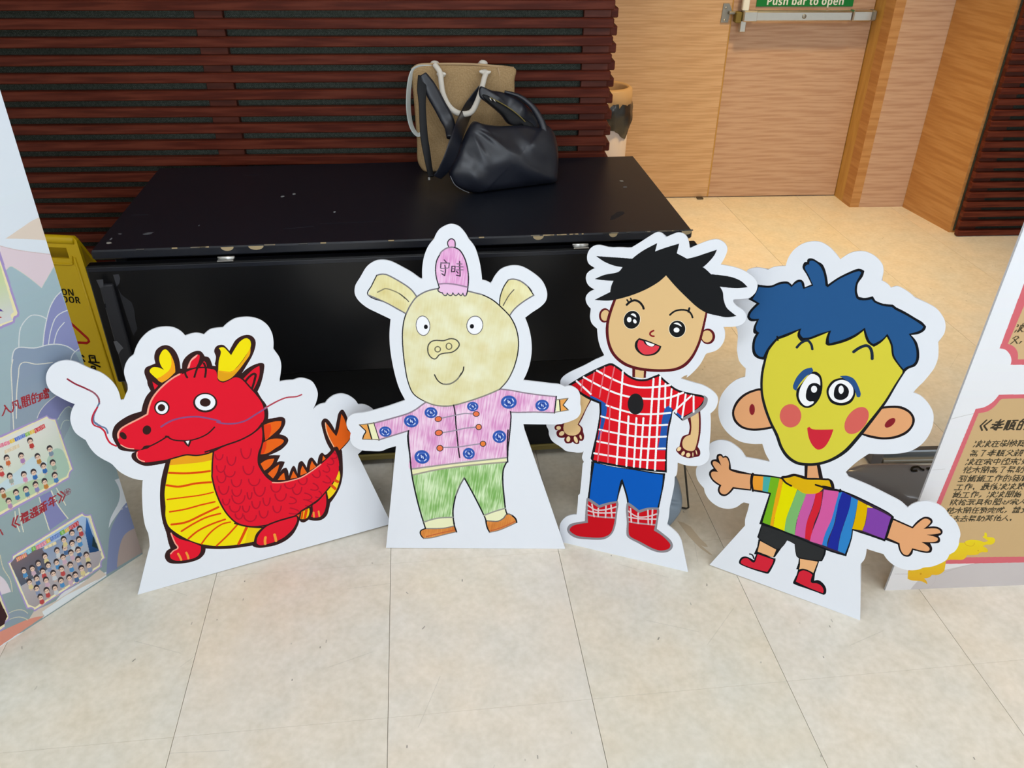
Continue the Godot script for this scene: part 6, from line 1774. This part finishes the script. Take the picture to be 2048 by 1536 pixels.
func caution_sign() -> void:
	var t := thing("wet_floor_sign", "yellow plastic wet floor sign half hidden behind the left display panel", "sign", SIGN_AT)
	var out := PackedVector2Array([Vector2(-0.06, 0.0), Vector2(-0.04, 0.0), Vector2(-0.03, 0.02), Vector2(0.27, 0.02), Vector2(0.282, 0.0), Vector2(0.3, 0.0), Vector2(0.302, 0.012), Vector2(0.222, 0.6), Vector2(0.212, 0.613), Vector2(0.03, 0.613), Vector2(0.02, 0.6), Vector2(-0.062, 0.012)])
	var c := CSGPolygon3D.new()
	c.polygon = out
	c.depth = 0.012
	c.name = "front_board"
	c.material = M.yellow
	var hole := CSGPolygon3D.new()
	hole.name = "grip_cut"
	hole.operation = CSGShape3D.OPERATION_SUBTRACTION
	hole.polygon = PackedVector2Array([Vector2(0.06, 0.54), Vector2(0.187, 0.54), Vector2(0.183, 0.575), Vector2(0.064, 0.575)])
	hole.depth = 0.06
	hole.position = Vector3(0, 0, 0.02)
	hole.material = M.yellow
	c.add_child(hole)
	t.add_child(c, true)
	part("raised_rim", tube(PackedVector3Array([Vector3(0.272, 0.05, 0.001), Vector3(0.205, 0.545, 0.001)]), 0.004, 8), M.yellow, t)
	part("raised_rim", tube(PackedVector3Array([Vector3(-0.032, 0.05, 0.001), Vector3(0.04, 0.545, 0.001)]), 0.004, 8), M.yellow, t)
	part("raised_rim", tube(smooth3([Vector3(0.05, 0.522, 0.001), Vector3(0.18, 0.522, 0.001), Vector3(0.194, 0.53, 0.001), Vector3(0.197, 0.55, 0.001)], 4), 0.0035, 8), M.yellow, t)
	part("top_bar", tube(PackedVector3Array([Vector3(0.03, 0.6, -0.006), Vector3(0.212, 0.6, -0.006)]), 0.014, 14), M.yellow, t)
	part("rear_board", prism(PackedVector2Array([Vector2(-0.06, 0.0), Vector2(0.3, 0.0), Vector2(0.215, 0.6), Vector2(0.03, 0.6)]), 0.0, -0.01), M.yellow, t, Transform3D(Basis(Vector3.RIGHT, deg_to_rad(30.0)), Vector3(0, 0.08, -0.31)))
	var fnt := SystemFont.new()
	fnt.font_names = PackedStringArray(["Droid Sans"])
	fnt.font_weight = 700
	for w in [["CAUTION", 0.428], ["WET FLOOR", 0.403]]:
		var tm := TextMesh.new()
		tm.font = fnt
		tm.text = w[0]
		tm.font_size = 48
		tm.pixel_size = 0.00062
		tm.depth = 0.0006
		tm.horizontal_alignment = HORIZONTAL_ALIGNMENT_RIGHT
		part("lettering", tm, M.ink, t, at(0.181 if w[1] > 0.41 else 0.196, w[1], 0.0006))
	part("warning_triangle", tube(PackedVector3Array([Vector3(0.12, 0.35, 0.0), Vector3(0.196, 0.272, 0.0), Vector3(0.199, 0.262, 0.0), Vector3(0.19, 0.255, 0.0), Vector3(0.05, 0.255, 0.0), Vector3(0.042, 0.262, 0.0), Vector3(0.044, 0.272, 0.0), Vector3(0.12, 0.35, 0.0)]), 0.0045, 8, 0.0012, Vector3(0.5, 1, 0)), M.ink_red, t)
	part("slipping_figure", tube(smooth3([Vector3(0.11, 0.32, 0.0), Vector3(0.125, 0.3, 0.0), Vector3(0.14, 0.29, 0.0), Vector3(0.15, 0.272, 0.0)], 4), 0.005, 8, 0.001, Vector3(0, 1, 0)), M.ink_red, t)
	var k := 0
	for ch in "小心地滑":
		var st := SurfaceTool.new()
		st.begin(Mesh.PRIMITIVE_TRIANGLES)
		for s in GLYPHS[ch].split(" ", false):
			var p := PackedVector3Array()
			for j in range(0, s.length() - 1, 2):
				p.append(Vector3(int(s[j]) / 9.0 * 0.058, -int(s[j + 1]) / 9.0 * 0.07, 0))
			st.append_from(tube(p, 0.003, 6, 0.0, Vector3(0, 0, 1)), 0, Transform3D())
		part("lettering", st.commit(), M.ink, t, at(-0.034 + k * 0.066, 0.219, 0.0))
		k += 1

func bin() -> void:
	var t := thing("trash_bin", "tan trash bin lined with a black bag behind the slatted wall end", "bin", at(0.675, 0, -3.98))
	part("bin_body", lathe(PackedVector2Array([Vector2(0.0, 0.0), Vector2(0.092, 0.0), Vector2(0.1, 0.02), Vector2(0.108, 0.4), Vector2(0.112, 0.64), Vector2(0.102, 0.64), Vector2(0.1, 0.03), Vector2(0.0, 0.02)])), M.bin_pale, t)
	part("bin_rim", lathe(PackedVector2Array([Vector2(0.105, 0.652), Vector2(0.122, 0.655), Vector2(0.119, 0.735), Vector2(0.104, 0.745), Vector2(0.096, 0.735), Vector2(0.1, 0.66)])), M.bin, t, at(0, 0, 0), "tan collar")
	var st := SurfaceTool.new()
	st.begin(Mesh.PRIMITIVE_TRIANGLES)
	st.set_smooth_group(0)
	var n := FastNoiseLite.new()
	n.seed = 3
	n.frequency = 9.0
	var ring := func(k: int, j: int) -> Vector3:
		var y: float = 0.69 - k * 0.018
		var a := TAU * j / 48
		var hang: float = [0.008, 0.014, 0.018, 0.02, 0.02, 0.017, 0.01, 0.0][k]
		var r: float = 0.108 + hang + 0.016 * n.get_noise_3d(cos(a), y * 1.2, sin(a)) * minf(1.0, k)
		return Vector3(r * cos(a), y - 0.05 * maxf(0.0, sin(a * 2.0 + 0.5)) * k / 7.0, r * sin(a))
	for k in 7:
		for j in 48:
			quad(st, ring.call(k, j), ring.call(k + 1, j), ring.call(k + 1, (j + 1) % 48), ring.call(k, (j + 1) % 48))
	st.generate_normals()
	part("bin_liner", st.commit(), M.liner, t, at(0, 0, 0), "crumpled black bin bag")
	part("paper_label", box(Vector3(0.028, 0.04, 0.002), 0.0005), M.white_print, t, Transform3D(Basis(Vector3.UP, 0.25), Vector3(-0.025, 0.69, 0.124)))

func floor_oddments() -> void:
	var t := thing("weight_bag", "grey-blue sack slumped on the floor behind the black-haired boy cutout", "sack", POUCH_AT)
	part("sack_body", pillow(smooth_loop(POUCH_OUT), POUCH_MID, 0.03, 0.03, 2.2, func(p: Vector2) -> float: return -0.008 * crease(p, Vector2(-0.05, 0.085), Vector2(0.12, 0.075), 0.007) + 0.005 * crease(p, Vector2(-0.05, 0.12), Vector2(0.1, 0.13), 0.01), 0.4663), M.pouch, t)
	var b := thing("metal_bar", "silver metal bar with a square end block lying behind the blue-haired cutout", "metal bar", BAR_AT)
	part("bar_profile", box(Vector3(0.62, 0.03, 0.028), 0.004), mat(rgb(150, 158, 168), 0.3, 0.5, 0.85), b, at(0.35, 0.0185, 0.0))
	part("lower_channel", box(Vector3(0.62, 0.012, 0.05), 0.003), M.steel_dull, b, at(0.35, 0.009, 0.012))
	part("end_block", box(Vector3(0.036, 0.042, 0.066), 0.003), mat(rgb(128, 128, 134), 0.5, 0.4), b, at(0.018, 0.021, 0.006), "grey square end block")
	var s := thing("silver_pouch", "glossy grey pouch with small black marks between blue-haired cutout and right panel", "pouch", SHEET_AT)
	part("pouch_body", pillow(smooth_loop(SHEET_OUT), SHEET_MID, 0.022, 0.012, 2.6, func(p: Vector2) -> float: return 0.004 * sin(p.x * 40.0 + p.y * 25.0) * smoothstep(0.06, 0.0, p.y), 2.246), M.silver_sheet, s)
	for k in SHEET_MARKS.size():
		part("black_mark", tube(smooth3(SHEET_MARKS[k], 3), 0.0035, 6, 0.001, Vector3(0, 1, 0)), M.ink, s)

func easel(o: Node3D, x: float, w: float, high: float, deep: float, lean: float) -> void:
	var foot := deep * tan(deg_to_rad(lean)) + 0.004
	part("wire_stand", tube(PackedVector3Array([Vector3(x - w / 2 + 0.025, high, -0.008), Vector3(x - w / 2, foot + 0.006, -deep), Vector3(x - w / 2 + 0.006, foot, -deep - 0.001), Vector3(x + w / 2 - 0.006, foot, -deep - 0.001), Vector3(x + w / 2, foot + 0.006, -deep), Vector3(x + w / 2 - 0.025, high, -0.008)]), 0.0028, 8), M.wire, o, at(0, 0, 0), "bent steel wire prop")
	part("wire_clip", box(Vector3(w + 0.02, 0.05, 0.004), 0.001), M.foam, o, at(x, high, -0.0085))
